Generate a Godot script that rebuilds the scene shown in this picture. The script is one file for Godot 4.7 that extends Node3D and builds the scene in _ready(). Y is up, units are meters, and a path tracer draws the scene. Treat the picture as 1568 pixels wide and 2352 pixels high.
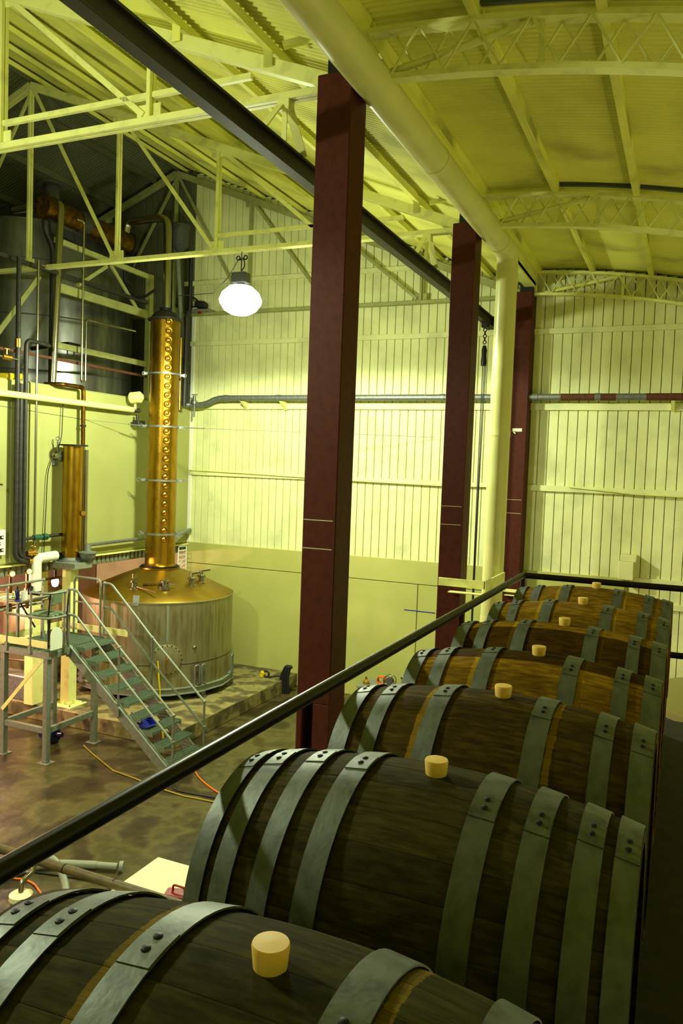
extends Node3D
# A distillery hall seen from a barrel mezzanine. Metres, y up; the camera stands 4.68 m above the hall floor at x = z = 0 and looks along -z and to the left.

const EYE := 4.68
var M := {}
var taken := {}


# ---------------------------------------------------------------- shape helpers
func mb() -> SurfaceTool:
	var st := SurfaceTool.new()
	st.begin(Mesh.PRIMITIVE_TRIANGLES)
	return st


func tri(st: SurfaceTool, p: Array, n: Array, uv: Array) -> void:
	var face: Vector3 = (p[1] - p[0]).cross(p[2] - p[0])
	var order := [0, 1, 2]
	if face.dot(n[0] + n[1] + n[2]) > 0.0:
		order = [0, 2, 1]
	for i in order:
		st.set_normal(n[i])
		st.set_uv(uv[i])
		st.add_vertex(p[i])


func quad(st: SurfaceTool, a: Vector3, b: Vector3, c: Vector3, d: Vector3, n := Vector3.ZERO) -> void:
	var nn := n
	if nn == Vector3.ZERO:
		nn = (c - a).cross(d - b).normalized()
	var u := [Vector2(0, 0), Vector2(1, 0), Vector2(1, 1), Vector2(0, 1)]
	tri(st, [a, b, c], [nn, nn, nn], [u[0], u[1], u[2]])
	tri(st, [a, c, d], [nn, nn, nn], [u[0], u[2], u[3]])


func hull(st: SurfaceTool, polys: Array, center: Vector3) -> void:
	# flat convex polygons turned away from the centre
	for poly in polys:
		var n: Vector3 = (poly[1] - poly[0]).cross(poly[2] - poly[0])
		if n.length() < 1e-12:
			continue
		n = n.normalized()
		var mid: Vector3 = poly[0] + poly[1] + poly[2]
		if n.dot(mid / 3.0 - center) < 0.0:
			n = -n
		for k in range(1, poly.size() - 1):
			tri(st, [poly[0], poly[k], poly[k + 1]], [n, n, n], [Vector2.ZERO, Vector2.RIGHT, Vector2.ONE])


func box(st: SurfaceTool, c: Vector3, s: Vector3, b := Basis.IDENTITY, ch := 0.0) -> void:
	var h := s * 0.5
	var pts := {}
	var polys := []
	if ch <= 0.0:
		for x in [-1, 1]:
			for y in [-1, 1]:
				for z in [-1, 1]:
					pts[Vector3i(x, y, z)] = c + b * Vector3(x * h.x, y * h.y, z * h.z)
		for a in 3:
			for sgn in [-1, 1]:
				var poly := []
				for q in [[-1, -1], [1, -1], [1, 1], [-1, 1]]:
					var k := Vector3i()
					k[a] = sgn
					k[(a + 1) % 3] = q[0]
					k[(a + 2) % 3] = q[1]
					poly.append(pts[k])
				polys.append(poly)
		hull(st, polys, c)
		return
	ch = minf(ch, minf(h.x, minf(h.y, h.z)) * 0.9)
	var corner := func(a: int, k: Vector3i) -> Vector3:
		var v := Vector3(k.x * (h.x - ch), k.y * (h.y - ch), k.z * (h.z - ch))
		v[a] = k[a] * h[a]
		return c + b * v
	for a in 3:
		for sgn in [-1, 1]:
			var poly := []
			for q in [[-1, -1], [1, -1], [1, 1], [-1, 1]]:
				var k := Vector3i()
				k[a] = sgn
				k[(a + 1) % 3] = q[0]
				k[(a + 2) % 3] = q[1]
				poly.append(corner.call(a, k))
			polys.append(poly)
		for s1 in [-1, 1]:
			for s2 in [-1, 1]:
				var k0 := Vector3i()
				k0[a] = -1
				k0[(a + 1) % 3] = s1
				k0[(a + 2) % 3] = s2
				var k1 := k0
				k1[a] = 1
				polys.append([corner.call((a + 1) % 3, k0), corner.call((a + 1) % 3, k1), corner.call((a + 2) % 3, k1), corner.call((a + 2) % 3, k0)])
	for x in [-1, 1]:
		for y in [-1, 1]:
			for z in [-1, 1]:
				var k := Vector3i(x, y, z)
				polys.append([corner.call(0, k), corner.call(1, k), corner.call(2, k)])
	hull(st, polys, c)


func span(st: SurfaceTool, lo: Vector3, hi: Vector3, ch := 0.0) -> void:
	box(st, (lo + hi) * 0.5, hi - lo, Basis.IDENTITY, ch)


func bar(st: SurfaceTool, a: Vector3, b: Vector3, w: float, h: float, up := Vector3.UP, ch := 0.0) -> void:
	# a box from a to b, h along up and w across
	var z := (b - a).normalized()
	if absf(z.dot(up)) > 0.98:
		up = Vector3.RIGHT
	var x := up.cross(z).normalized()
	var y := z.cross(x)
	box(st, (a + b) * 0.5, Vector3(w, h, (b - a).length()), Basis(x, y, z), ch)


func rounded(pts: Array, r: float, n := 5) -> Array:
	# the polyline with its corners rounded
	var out := [pts[0]]
	for i in range(1, pts.size() - 1):
		var p: Vector3 = pts[i]
		var d0: Vector3 = pts[i - 1] - p
		var d1: Vector3 = pts[i + 1] - p
		var k := minf(r, minf(d0.length(), d1.length()) * 0.48)
		var a := p + d0.normalized() * k
		var b := p + d1.normalized() * k
		for j in n + 1:
			var t := float(j) / n
			out.append(a.lerp(p, t).lerp(p.lerp(b, t), t))
	out.append(pts[-1])
	return out


func tube(st: SurfaceTool, pts: Array, r: float, n := 10, caps := true) -> void:
	var rings := []
	var dirs := []
	var x := Vector3.ZERO
	for i in pts.size():
		var d := Vector3.ZERO
		if i > 0:
			d += (pts[i] - pts[i - 1]).normalized()
		if i < pts.size() - 1:
			d += (pts[i + 1] - pts[i]).normalized()
		d = d.normalized()
		if x == Vector3.ZERO:
			x = d.cross(Vector3.UP if absf(d.y) < 0.9 else Vector3.RIGHT).normalized()
		x = (x - d * x.dot(d)).normalized()
		var y := d.cross(x)
		var ring := []
		for k in n:
			var t := TAU * k / n
			ring.append(x * cos(t) + y * sin(t))
		rings.append(ring)
		dirs.append(d)
	var at := 0.0
	for i in pts.size() - 1:
		var step: float = (pts[i + 1] - pts[i]).length()
		for k in n:
			var k1 := (k + 1) % n
			var a: Vector3 = rings[i][k]
			var b: Vector3 = rings[i][k1]
			var c: Vector3 = rings[i + 1][k1]
			var d: Vector3 = rings[i + 1][k]
			var u0 := Vector2(float(k) / n, at)
			var u1 := Vector2(float(k + 1) / n, at)
			var u2 := Vector2(float(k + 1) / n, at + step)
			var u3 := Vector2(float(k) / n, at + step)
			tri(st, [pts[i] + a * r, pts[i] + b * r, pts[i + 1] + c * r], [a, b, c], [u0, u1, u2])
			tri(st, [pts[i] + a * r, pts[i + 1] + c * r, pts[i + 1] + d * r], [a, c, d], [u0, u2, u3])
		at += step
	if caps:
		for e in [0, pts.size() - 1]:
			var nn: Vector3 = -dirs[0] if e == 0 else dirs[e]
			for k in n:
				tri(st, [pts[e], pts[e] + rings[e][k] * r, pts[e] + rings[e][(k + 1) % n] * r], [nn, nn, nn], [Vector2.ZERO, Vector2.RIGHT, Vector2.ONE])


func rod(st: SurfaceTool, a: Vector3, b: Vector3, r: float, n := 8) -> void:
	tube(st, [a, b], r, n)


func lathe(st: SurfaceTool, prof: Array, n: int, xf := Transform3D.IDENTITY, a0 := 0.0, a1 := TAU) -> void:
	# prof: points (radius, height) from the bottom to the top, turned about y; corners sharper than 40 degrees stay sharp
	var seg := []
	for i in prof.size() - 1:
		var d: Vector2 = prof[i + 1] - prof[i]
		seg.append(Vector2(d.y, -d.x).normalized())
	for i in prof.size() - 1:
		var n0: Vector2 = seg[i]
		var n1: Vector2 = seg[i]
		if i > 0 and seg[i].dot(seg[i - 1]) > 0.77:
			n0 = (seg[i] + seg[i - 1]).normalized()
		if i < seg.size() - 1 and seg[i].dot(seg[i + 1]) > 0.77:
			n1 = (seg[i] + seg[i + 1]).normalized()
		for k in n:
			var t0 := a0 + (a1 - a0) * k / n
			var t1 := a0 + (a1 - a0) * (k + 1) / n
			var e0 := Vector3(cos(t0), 0, sin(t0))
			var e1 := Vector3(cos(t1), 0, sin(t1))
			var p: Vector2 = prof[i]
			var q: Vector2 = prof[i + 1]
			var pa := xf * (e0 * p.x + Vector3.UP * p.y)
			var pb := xf * (e1 * p.x + Vector3.UP * p.y)
			var pc := xf * (e1 * q.x + Vector3.UP * q.y)
			var pd := xf * (e0 * q.x + Vector3.UP * q.y)
			var na := (xf.basis * (e0 * n0.x + Vector3.UP * n0.y)).normalized()
			var nb := (xf.basis * (e1 * n0.x + Vector3.UP * n0.y)).normalized()
			var nc := (xf.basis * (e1 * n1.x + Vector3.UP * n1.y)).normalized()
			var nd := (xf.basis * (e0 * n1.x + Vector3.UP * n1.y)).normalized()
			var u0 := Vector2(t0 / TAU, p.y)
			var u1 := Vector2(t1 / TAU, p.y)
			var u2 := Vector2(t1 / TAU, q.y)
			var u3 := Vector2(t0 / TAU, q.y)
			if p.x > 1e-6:
				tri(st, [pa, pb, pc], [na, nb, nc], [u0, u1, u2])
			if q.x > 1e-6:
				tri(st, [pa, pc, pd], [na, nc, nd], [u0, u2, u3])


func drum(st: SurfaceTool, a: Vector3, b: Vector3, r: float, n := 24, ch := 0.006) -> void:
	# a closed round bar with chamfered ends
	var h := (b - a).length()
	ch = minf(ch, minf(r, h) * 0.4)
	lathe(st, [Vector2(0, 0), Vector2(r - ch, 0), Vector2(r, ch), Vector2(r, h - ch), Vector2(r - ch, h), Vector2(0, h)], n, frame(a, b))


func frame(a: Vector3, b: Vector3) -> Transform3D:
	var y := (b - a).normalized()
	var x := y.cross(Vector3.BACK if absf(y.z) < 0.9 else Vector3.RIGHT).normalized()
	return Transform3D(Basis(x, y, x.cross(y)), a)


func torus(st: SurfaceTool, xf: Transform3D, R: float, r: float, n := 20, m := 8, a0 := 0.0, a1 := TAU) -> void:
	var pts := []
	for i in n + 1:
		var t := a0 + (a1 - a0) * i / n
		pts.append(xf * Vector3(cos(t) * R, 0, sin(t) * R))
	tube(st, pts, r, m, a1 - a0 < TAU - 0.01)


# ---------------------------------------------------------------- scene helpers
func numbered(called: String) -> String:
	var k: int = taken.get(called, 0)
	taken[called] = k + 1
	return called if k == 0 else "%s_%03d" % [called, k]


func obj(called: String, st: SurfaceTool, m: Material, parent: Node3D = null) -> MeshInstance3D:
	return hang(called, st.commit(), m, parent)


func hang(called: String, mesh: Mesh, m: Material, parent: Node3D = null) -> MeshInstance3D:
	var o := MeshInstance3D.new()
	o.mesh = mesh
	o.material_override = m
	o.cast_shadow = GeometryInstance3D.SHADOW_CASTING_SETTING_ON
	if parent:
		var k := 0
		var n := called
		while parent.has_node(NodePath(n)):
			k += 1
			n = "%s_%03d" % [called, k]
		o.name = n
		parent.add_child(o, true)
	else:
		o.name = numbered(called)
		add_child(o, true)
	return o


func thing(called: String, label: String, category: String, at := Vector3.ZERO, group := "") -> Node3D:
	var o := Node3D.new()
	o.name = numbered(called)
	add_child(o, true)
	o.position = at
	tag(o, label, category, group)
	return o


func tag(o: Node3D, label: String, category: String, group := "") -> Node3D:
	o.set_meta("label", label)
	o.set_meta("category", category)
	if group:
		o.set_meta("group", group)
	return o


func structure(o: Node3D, label: String, category: String) -> Node3D:
	o.set_meta("kind", "structure")
	return tag(o, label, category)


# ---------------------------------------------------------------- materials
func noise(freq: float, octaves := 4, s := 1, kind := FastNoiseLite.TYPE_SIMPLEX_SMOOTH) -> FastNoiseLite:
	var n := FastNoiseLite.new()
	n.noise_type = kind
	n.seed = s
	n.frequency = freq
	n.fractal_octaves = octaves
	return n


func ramp(stops: Array) -> Gradient:
	var g := Gradient.new()
	var offs := PackedFloat32Array()
	var cols := PackedColorArray()
	for s in stops:
		offs.append(s[0])
		cols.append(s[1])
	g.offsets = offs
	g.colors = cols
	return g


func ntex(n: FastNoiseLite, stops: Array, size := 512) -> NoiseTexture2D:
	var t := NoiseTexture2D.new()
	t.width = size
	t.height = size
	t.seamless = true
	t.noise = n
	t.color_ramp = ramp(stops)
	return t


func nbump(n: FastNoiseLite, strength: float, size := 512) -> NoiseTexture2D:
	var t := NoiseTexture2D.new()
	t.width = size
	t.height = size
	t.seamless = true
	t.noise = n
	t.as_normal_map = true
	t.bump_strength = strength
	return t


func mat(c: Color, rough := 0.6, metal := 0.0) -> StandardMaterial3D:
	var m := StandardMaterial3D.new()
	m.albedo_color = c
	m.roughness = rough
	m.metallic = metal
	return m


func tri_tex(m: StandardMaterial3D, albedo: Texture2D, scale: float, normal: Texture2D = null, ns := 0.4, rough: Texture2D = null) -> StandardMaterial3D:
	m.uv1_triplanar = true
	m.uv1_world_triplanar = true
	m.uv1_scale = Vector3.ONE * scale
	if albedo:
		m.albedo_texture = albedo
	if normal:
		m.normal_enabled = true
		m.normal_texture = normal
		m.normal_scale = ns
	if rough:
		m.roughness_texture = rough
		m.roughness_texture_channel = BaseMaterial3D.TEXTURE_CHANNEL_RED
	return m


func grey(a: float) -> Color:
	return Color(a, a, a)


func wood_texture(base: Color, dark: Color, light: Color, raw: float, s: int) -> ImageTexture:
	# along u a whole stave, v across four staves; raw: how strongly the bare bands beside the bilge hoops show
	var im := Image.create(512, 256, false, Image.FORMAT_RGB8)
	var grain := noise(1.0, 3, s)
	var blot := noise(1.0, 4, s + 7)
	for y in 256:
		for x in 512:
			var u := x / 512.0
			var v := y / 256.0
			var g := grain.get_noise_2d(u * 5.0, v * 70.0) * 0.5 + 0.5
			var b := blot.get_noise_2d(u * 9.0, v * 14.0) * 0.5 + 0.5
			var c := base.lerp(dark, clampf(b * 1.5 - 0.35, 0.0, 1.0) * 0.75).lerp(light, clampf(g * 1.4 - 0.6, 0.0, 1.0) * 0.4)
			if raw > 0.0:
				var d := minf(absf(u - 0.292), absf(u - 0.708))
				var edge := 0.0115 + 0.005 * blot.get_noise_2d(3.0, v * 5.0)
				if d < edge:
					c = c.lerp(Color(0.74, 0.58, 0.15), raw * (0.6 + 0.3 * g))
				if absf(u - 0.5) < 0.10 + 0.05 * (b - 0.5):
					c = c.lerp(dark, 0.35 * b)
			im.set_pixel(x, y, c)
	return ImageTexture.create_from_image(im)


func make_materials() -> void:
	var soft := nbump(noise(0.012, 4, 3), 5.0)
	var fine := nbump(noise(0.05, 4, 5), 4.0)
	var smear := noise(0.006, 5, 11)
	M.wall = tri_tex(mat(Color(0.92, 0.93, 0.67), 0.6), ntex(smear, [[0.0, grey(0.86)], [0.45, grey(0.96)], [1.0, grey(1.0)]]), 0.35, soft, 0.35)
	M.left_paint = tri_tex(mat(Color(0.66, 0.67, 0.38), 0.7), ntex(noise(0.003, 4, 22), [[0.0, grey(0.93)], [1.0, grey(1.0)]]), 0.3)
	M.panel_paint = tri_tex(mat(Color(0.74, 0.74, 0.40), 0.6), ntex(noise(0.003, 4, 21), [[0.0, grey(0.93)], [1.0, grey(1.0)]]), 0.3)
	M.ceiling = tri_tex(mat(Color(0.96, 0.96, 0.47), 0.7), ntex(noise(0.005, 5, 31), [[0.0, grey(0.62)], [0.3, grey(0.88)], [0.6, grey(0.97)], [1.0, grey(1.0)]]), 0.25)
	M.cream_shaded = tri_tex(mat(Color(0.66, 0.67, 0.40), 0.55), ntex(noise(0.01, 4, 45), [[0.0, grey(0.85)], [1.0, grey(1.0)]]), 0.6)  # the cream steel paint darkened, weak light at the upper left put into colour
	M.grate = mat(Color(0.44, 0.52, 0.42), 0.5, 0.3)
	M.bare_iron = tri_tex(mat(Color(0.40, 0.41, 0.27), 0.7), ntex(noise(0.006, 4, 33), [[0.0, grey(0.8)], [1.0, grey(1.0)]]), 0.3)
	M.steel_cream = tri_tex(mat(Color(0.93, 0.935, 0.58), 0.5), ntex(noise(0.01, 4, 41), [[0.0, grey(0.88)], [0.4, grey(0.98)], [1.0, grey(1.0)]]), 0.6)
	M.duct = tri_tex(mat(Color(0.92, 0.92, 0.60), 0.35), ntex(noise(0.006, 3, 43), [[0.0, grey(0.9)], [1.0, grey(1.0)]]), 0.4)
	M.red = tri_tex(mat(Color(0.31, 0.145, 0.10), 0.5), ntex(noise(0.02, 5, 51), [[0.0, grey(0.84)], [0.5, grey(0.97)], [1.0, grey(1.0)]]), 0.9, fine, 0.06)
	M.red.metallic_specular = 0.22
	M.chalk = mat(Color(0.75, 0.70, 0.55), 0.8)
	M.concrete = tri_tex(mat(Color(0.41, 0.38, 0.27), 0.4), ntex(noise(0.006, 6, 61), [[0.0, Color(0.32, 0.29, 0.22)], [0.38, Color(0.52, 0.48, 0.38)], [0.55, Color(0.80, 0.78, 0.62)], [0.75, Color(0.62, 0.62, 0.50)], [1.0, Color(1.0, 0.98, 0.80)]], 1024), 0.16, fine, 0.12, ntex(noise(0.008, 5, 63), [[0.0, grey(0.55)], [0.5, grey(0.8)], [1.0, grey(1.0)]]))
	M.plinth = tri_tex(mat(Color(0.60, 0.57, 0.45), 0.6), ntex(noise(0.008, 6, 71), [[0.0, Color(0.40, 0.37, 0.27)], [0.4, Color(0.62, 0.60, 0.48)], [0.6, Color(0.95, 0.93, 0.72)], [1.0, Color(0.7, 0.68, 0.52)]], 1024), 0.22, fine, 0.15)
	M.copper = tri_tex(mat(Color(0.64, 0.51, 0.16), 0.33, 1.0), ntex(noise(0.012, 5, 81), [[0.0, Color(0.80, 0.72, 0.60)], [0.45, Color(0.94, 0.91, 0.85)], [1.0, Color(1, 1, 1)]]), 0.9, soft, 0.06, ntex(noise(0.02, 4, 83), [[0.0, grey(0.8)], [1.0, grey(1.3)]]))
	M.copper.uv1_scale = Vector3(1.4, 0.35, 1.4)
	M.dome = tri_tex(mat(Color(0.64, 0.54, 0.20), 0.44, 1.0), ntex(noise(0.01, 4, 87), [[0.0, Color(0.85, 0.78, 0.66)], [1.0, Color(1, 1, 1)]]), 0.6, soft, 0.05)
	M.copper_old = tri_tex(mat(Color(0.50, 0.38, 0.13), 0.45, 1.0), ntex(noise(0.015, 5, 85), [[0.0, Color(0.5, 0.4, 0.35)], [1.0, Color(1, 1, 1)]]), 0.8, soft, 0.15)
	M.stainless = tri_tex(mat(Color(0.68, 0.67, 0.54), 0.46, 0.92), ntex(noise(0.01, 5, 91), [[0.0, Color(0.76, 0.71, 0.62)], [0.5, Color(0.93, 0.92, 0.88)], [1.0, Color(1, 1, 1)]]), 0.5, soft, 0.08)
	M.stainless.uv1_scale = Vector3(2.2, 0.22, 2.2)
	M.tank = tri_tex(mat(Color(0.52, 0.53, 0.50), 0.33, 0.95), ntex(noise(0.01, 5, 93), [[0.0, grey(0.7)], [1.0, grey(1.0)]]), 0.4, soft, 0.06)
	M.tank.uv1_scale = Vector3(1.2, 0.2, 1.2)
	M.pipe_steel = mat(Color(0.62, 0.60, 0.52), 0.25, 1.0)
	M.pipe_dark = tri_tex(mat(Color(0.26, 0.25, 0.22), 0.5, 0.4), ntex(noise(0.02, 4, 95), [[0.0, grey(0.7)], [1.0, grey(1.0)]]), 1.0)
	M.galv = tri_tex(mat(Color(0.58, 0.60, 0.57), 0.5, 0.65), ntex(noise(0.02, 4, 97), [[0.0, grey(0.75)], [1.0, grey(1.0)]]), 1.2, fine, 0.1)
	M.galv_paint = tri_tex(mat(Color(0.55, 0.58, 0.50), 0.5, 0.25), ntex(noise(0.02, 4, 99), [[0.0, grey(0.85)], [1.0, grey(1.0)]]), 1.0)
	M.rust = tri_tex(mat(Color(0.40, 0.22, 0.10), 0.8, 0.1), ntex(noise(0.03, 4, 101), [[0.0, grey(0.6)], [1.0, grey(1.1)]]), 1.5)
	M.hoop = tri_tex(mat(Color(0.44, 0.465, 0.42), 0.52, 0.5), ntex(noise(0.02, 5, 103), [[0.0, grey(0.6)], [0.5, grey(0.9)], [1.0, grey(1.0)]]), 1.6, fine, 0.12)
	M.hoop.uv1_world_triplanar = false
	M.iron = mat(Color(0.10, 0.09, 0.08), 0.5, 0.5)
	M.black = mat(Color(0.05, 0.05, 0.05), 0.55)
	M.rail = tri_tex(mat(Color(0.09, 0.05, 0.038), 0.34, 0.0), ntex(noise(0.03, 4, 105), [[0.0, grey(0.7)], [1.0, grey(1.0)]]), 1.0)
	M.rail.metallic_specular = 0.4
	M.beam = tri_tex(mat(Color(0.20, 0.17, 0.12), 0.6), ntex(noise(0.015, 5, 107), [[0.0, grey(0.6)], [1.0, grey(1.0)]]), 0.8)
	M.bung = mat(Color(0.93, 0.78, 0.38), 0.5)
	M.bung.subsurf_scatter_enabled = true
	M.bung.subsurf_scatter_strength = 0.3
	M.white = mat(Color(0.92, 0.92, 0.86), 0.4)
	M.plastic_white = mat(Color(0.88, 0.90, 0.80), 0.35)
	M.crate = mat(Color(0.95, 0.93, 0.70), 0.7)
	M.hose = mat(Color(0.55, 0.56, 0.48), 0.5)
	M.orange = mat(Color(0.85, 0.42, 0.08), 0.5)
	M.yellow = mat(Color(0.85, 0.75, 0.08), 0.5)
	M.hose_yellow = mat(Color(0.60, 0.53, 0.10), 0.6)
	M.blue = mat(Color(0.12, 0.16, 0.55), 0.45)
	M.navy = mat(Color(0.04, 0.07, 0.20), 0.25)
	M.red_plastic = mat(Color(0.55, 0.08, 0.05), 0.45)
	M.brass = mat(Color(0.80, 0.62, 0.28), 0.3, 1.0)
	M.green = mat(Color(0.12, 0.32, 0.20), 0.4)
	M.leaf = mat(Color(0.35, 0.55, 0.18), 0.6)
	M.seat = mat(Color(0.42, 0.50, 0.36), 0.7)
	M.table = mat(Color(0.72, 0.66, 0.45), 0.5)
	M.grey_paint = mat(Color(0.50, 0.51, 0.45), 0.5)
	M.dark_grey = mat(Color(0.28, 0.29, 0.27), 0.5)
	M.pink_wall = tri_tex(mat(Color(0.74, 0.62, 0.50), 0.7), ntex(noise(0.005, 4, 111), [[0.0, grey(0.85)], [1.0, grey(1.0)]]), 0.4)
	M.pole = tri_tex(mat(Color(0.42, 0.35, 0.18), 0.5), ntex(noise(0.02, 4, 113), [[0.0, grey(0.7)], [1.0, grey(1.0)]]), 1.0)
	M.olive = mat(Color(0.52, 0.48, 0.24), 0.5)
	M.mezz = tri_tex(mat(Color(0.20, 0.16, 0.11), 0.75), ntex(noise(0.02, 4, 115), [[0.0, grey(0.6)], [1.0, grey(1.0)]]), 1.0)
	M.glass = mat(Color(0.9, 0.95, 0.9, 0.15), 0.05)
	M.glass.transparency = BaseMaterial3D.TRANSPARENCY_ALPHA
	M.lamp = mat(Color(1, 1, 1), 0.4)
	M.lamp.emission_enabled = true
	M.lamp.emission = Color(1.0, 1.0, 0.94)
	M.lamp.emission_energy_multiplier = 3.0
	M.tube_light = mat(Color(1, 1, 1), 0.4)
	M.tube_light.emission_enabled = true
	M.tube_light.emission = Color(1.0, 0.86, 0.82)
	M.tube_light.emission_energy_multiplier = 3.0
	var sets := [
		["wood_grey", Color(0.31, 0.28, 0.145), Color(0.155, 0.135, 0.07), Color(0.47, 0.42, 0.23), 0.0],
		["wood_olive", Color(0.29, 0.27, 0.11), Color(0.15, 0.14, 0.06), Color(0.42, 0.38, 0.17), 0.6],
		["wood_dark", Color(0.34, 0.275, 0.095), Color(0.17, 0.13, 0.05), Color(0.48, 0.39, 0.15), 0.8],
		["wood_gold", Color(0.60, 0.46, 0.12), Color(0.30, 0.21, 0.06), Color(0.76, 0.62, 0.18), 0.9],
	]
	var bump := nbump(noise(0.03, 4, 121), 3.0, 256)
	for k in sets.size():
		var s: Array = sets[k]
		var tx := wood_texture(s[1], s[2], s[3], s[4], 200 + k * 10)
		M[s[0]] = []
		for tone in [0.86, 1.0, 0.94]:
			var m := mat(Color(tone, tone, tone * 0.98), 0.72)
			m.metallic_specular = 0.12
			m.albedo_texture = tx
			m.normal_enabled = true
			m.normal_texture = bump
			m.normal_scale = 0.25
			M[s[0]].append(m)
	M.wood_stain = M.wood_gold[0].duplicate()
	M.wood_stain.albedo_color = Color(0.52, 0.50, 0.46)


# ---------------------------------------------------------------- the building
func left_roof(x: float) -> float:
	return 8.30 + 0.395 * (7.7 - absf(x + 10.8))


func arch(x: float) -> float:
	# top chord of the lean-to trusses on the right
	var d := x + 2.75
	return 8.39 - 0.035 * d - 0.0349 * d * d


func corrugated(st: SurfaceTool, prof: Array, z0: float, z1: float, pitch := 0.076, amp := 0.009, per := 6) -> void:
	var nz := int((z1 - z0) / pitch * per)
	for i in prof.size() - 1:
		var a: Vector2 = prof[i]
		var b: Vector2 = prof[i + 1]
		var up := Vector2(-(b - a).y, (b - a).x).normalized()
		if up.y < 0.0:
			up = -up
		for k in nz:
			var za := z0 + pitch * k / per
			var zb := z0 + pitch * (k + 1) / per
			var oa := amp * sin(TAU * k / per)
			var ob := amp * sin(TAU * (k + 1) / per)
			var sa := -amp * TAU / pitch * cos(TAU * k / per)
			var sb := -amp * TAU / pitch * cos(TAU * (k + 1) / per)
			var na := -Vector3(up.x, up.y, sa).normalized()
			var nb := -Vector3(up.x, up.y, sb).normalized()
			var p := [Vector3(a.x + up.x * oa, a.y + up.y * oa, za), Vector3(b.x + up.x * oa, b.y + up.y * oa, za), Vector3(b.x + up.x * ob, b.y + up.y * ob, zb), Vector3(a.x + up.x * ob, a.y + up.y * ob, zb)]
			tri(st, [p[0], p[1], p[2]], [na, na, nb], [Vector2.ZERO, Vector2.RIGHT, Vector2.ONE])
			tri(st, [p[0], p[2], p[3]], [na, nb, nb], [Vector2.ZERO, Vector2.ONE, Vector2.DOWN])
		# the outer skin over the sheet
		var o := Vector3(up.x, up.y, 0) * 0.05
		quad(st, Vector3(a.x, a.y, z0) + o, Vector3(b.x, b.y, z0) + o, Vector3(b.x, b.y, z1) + o, Vector3(a.x, a.y, z1) + o, Vector3(up.x, up.y, 0))


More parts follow.
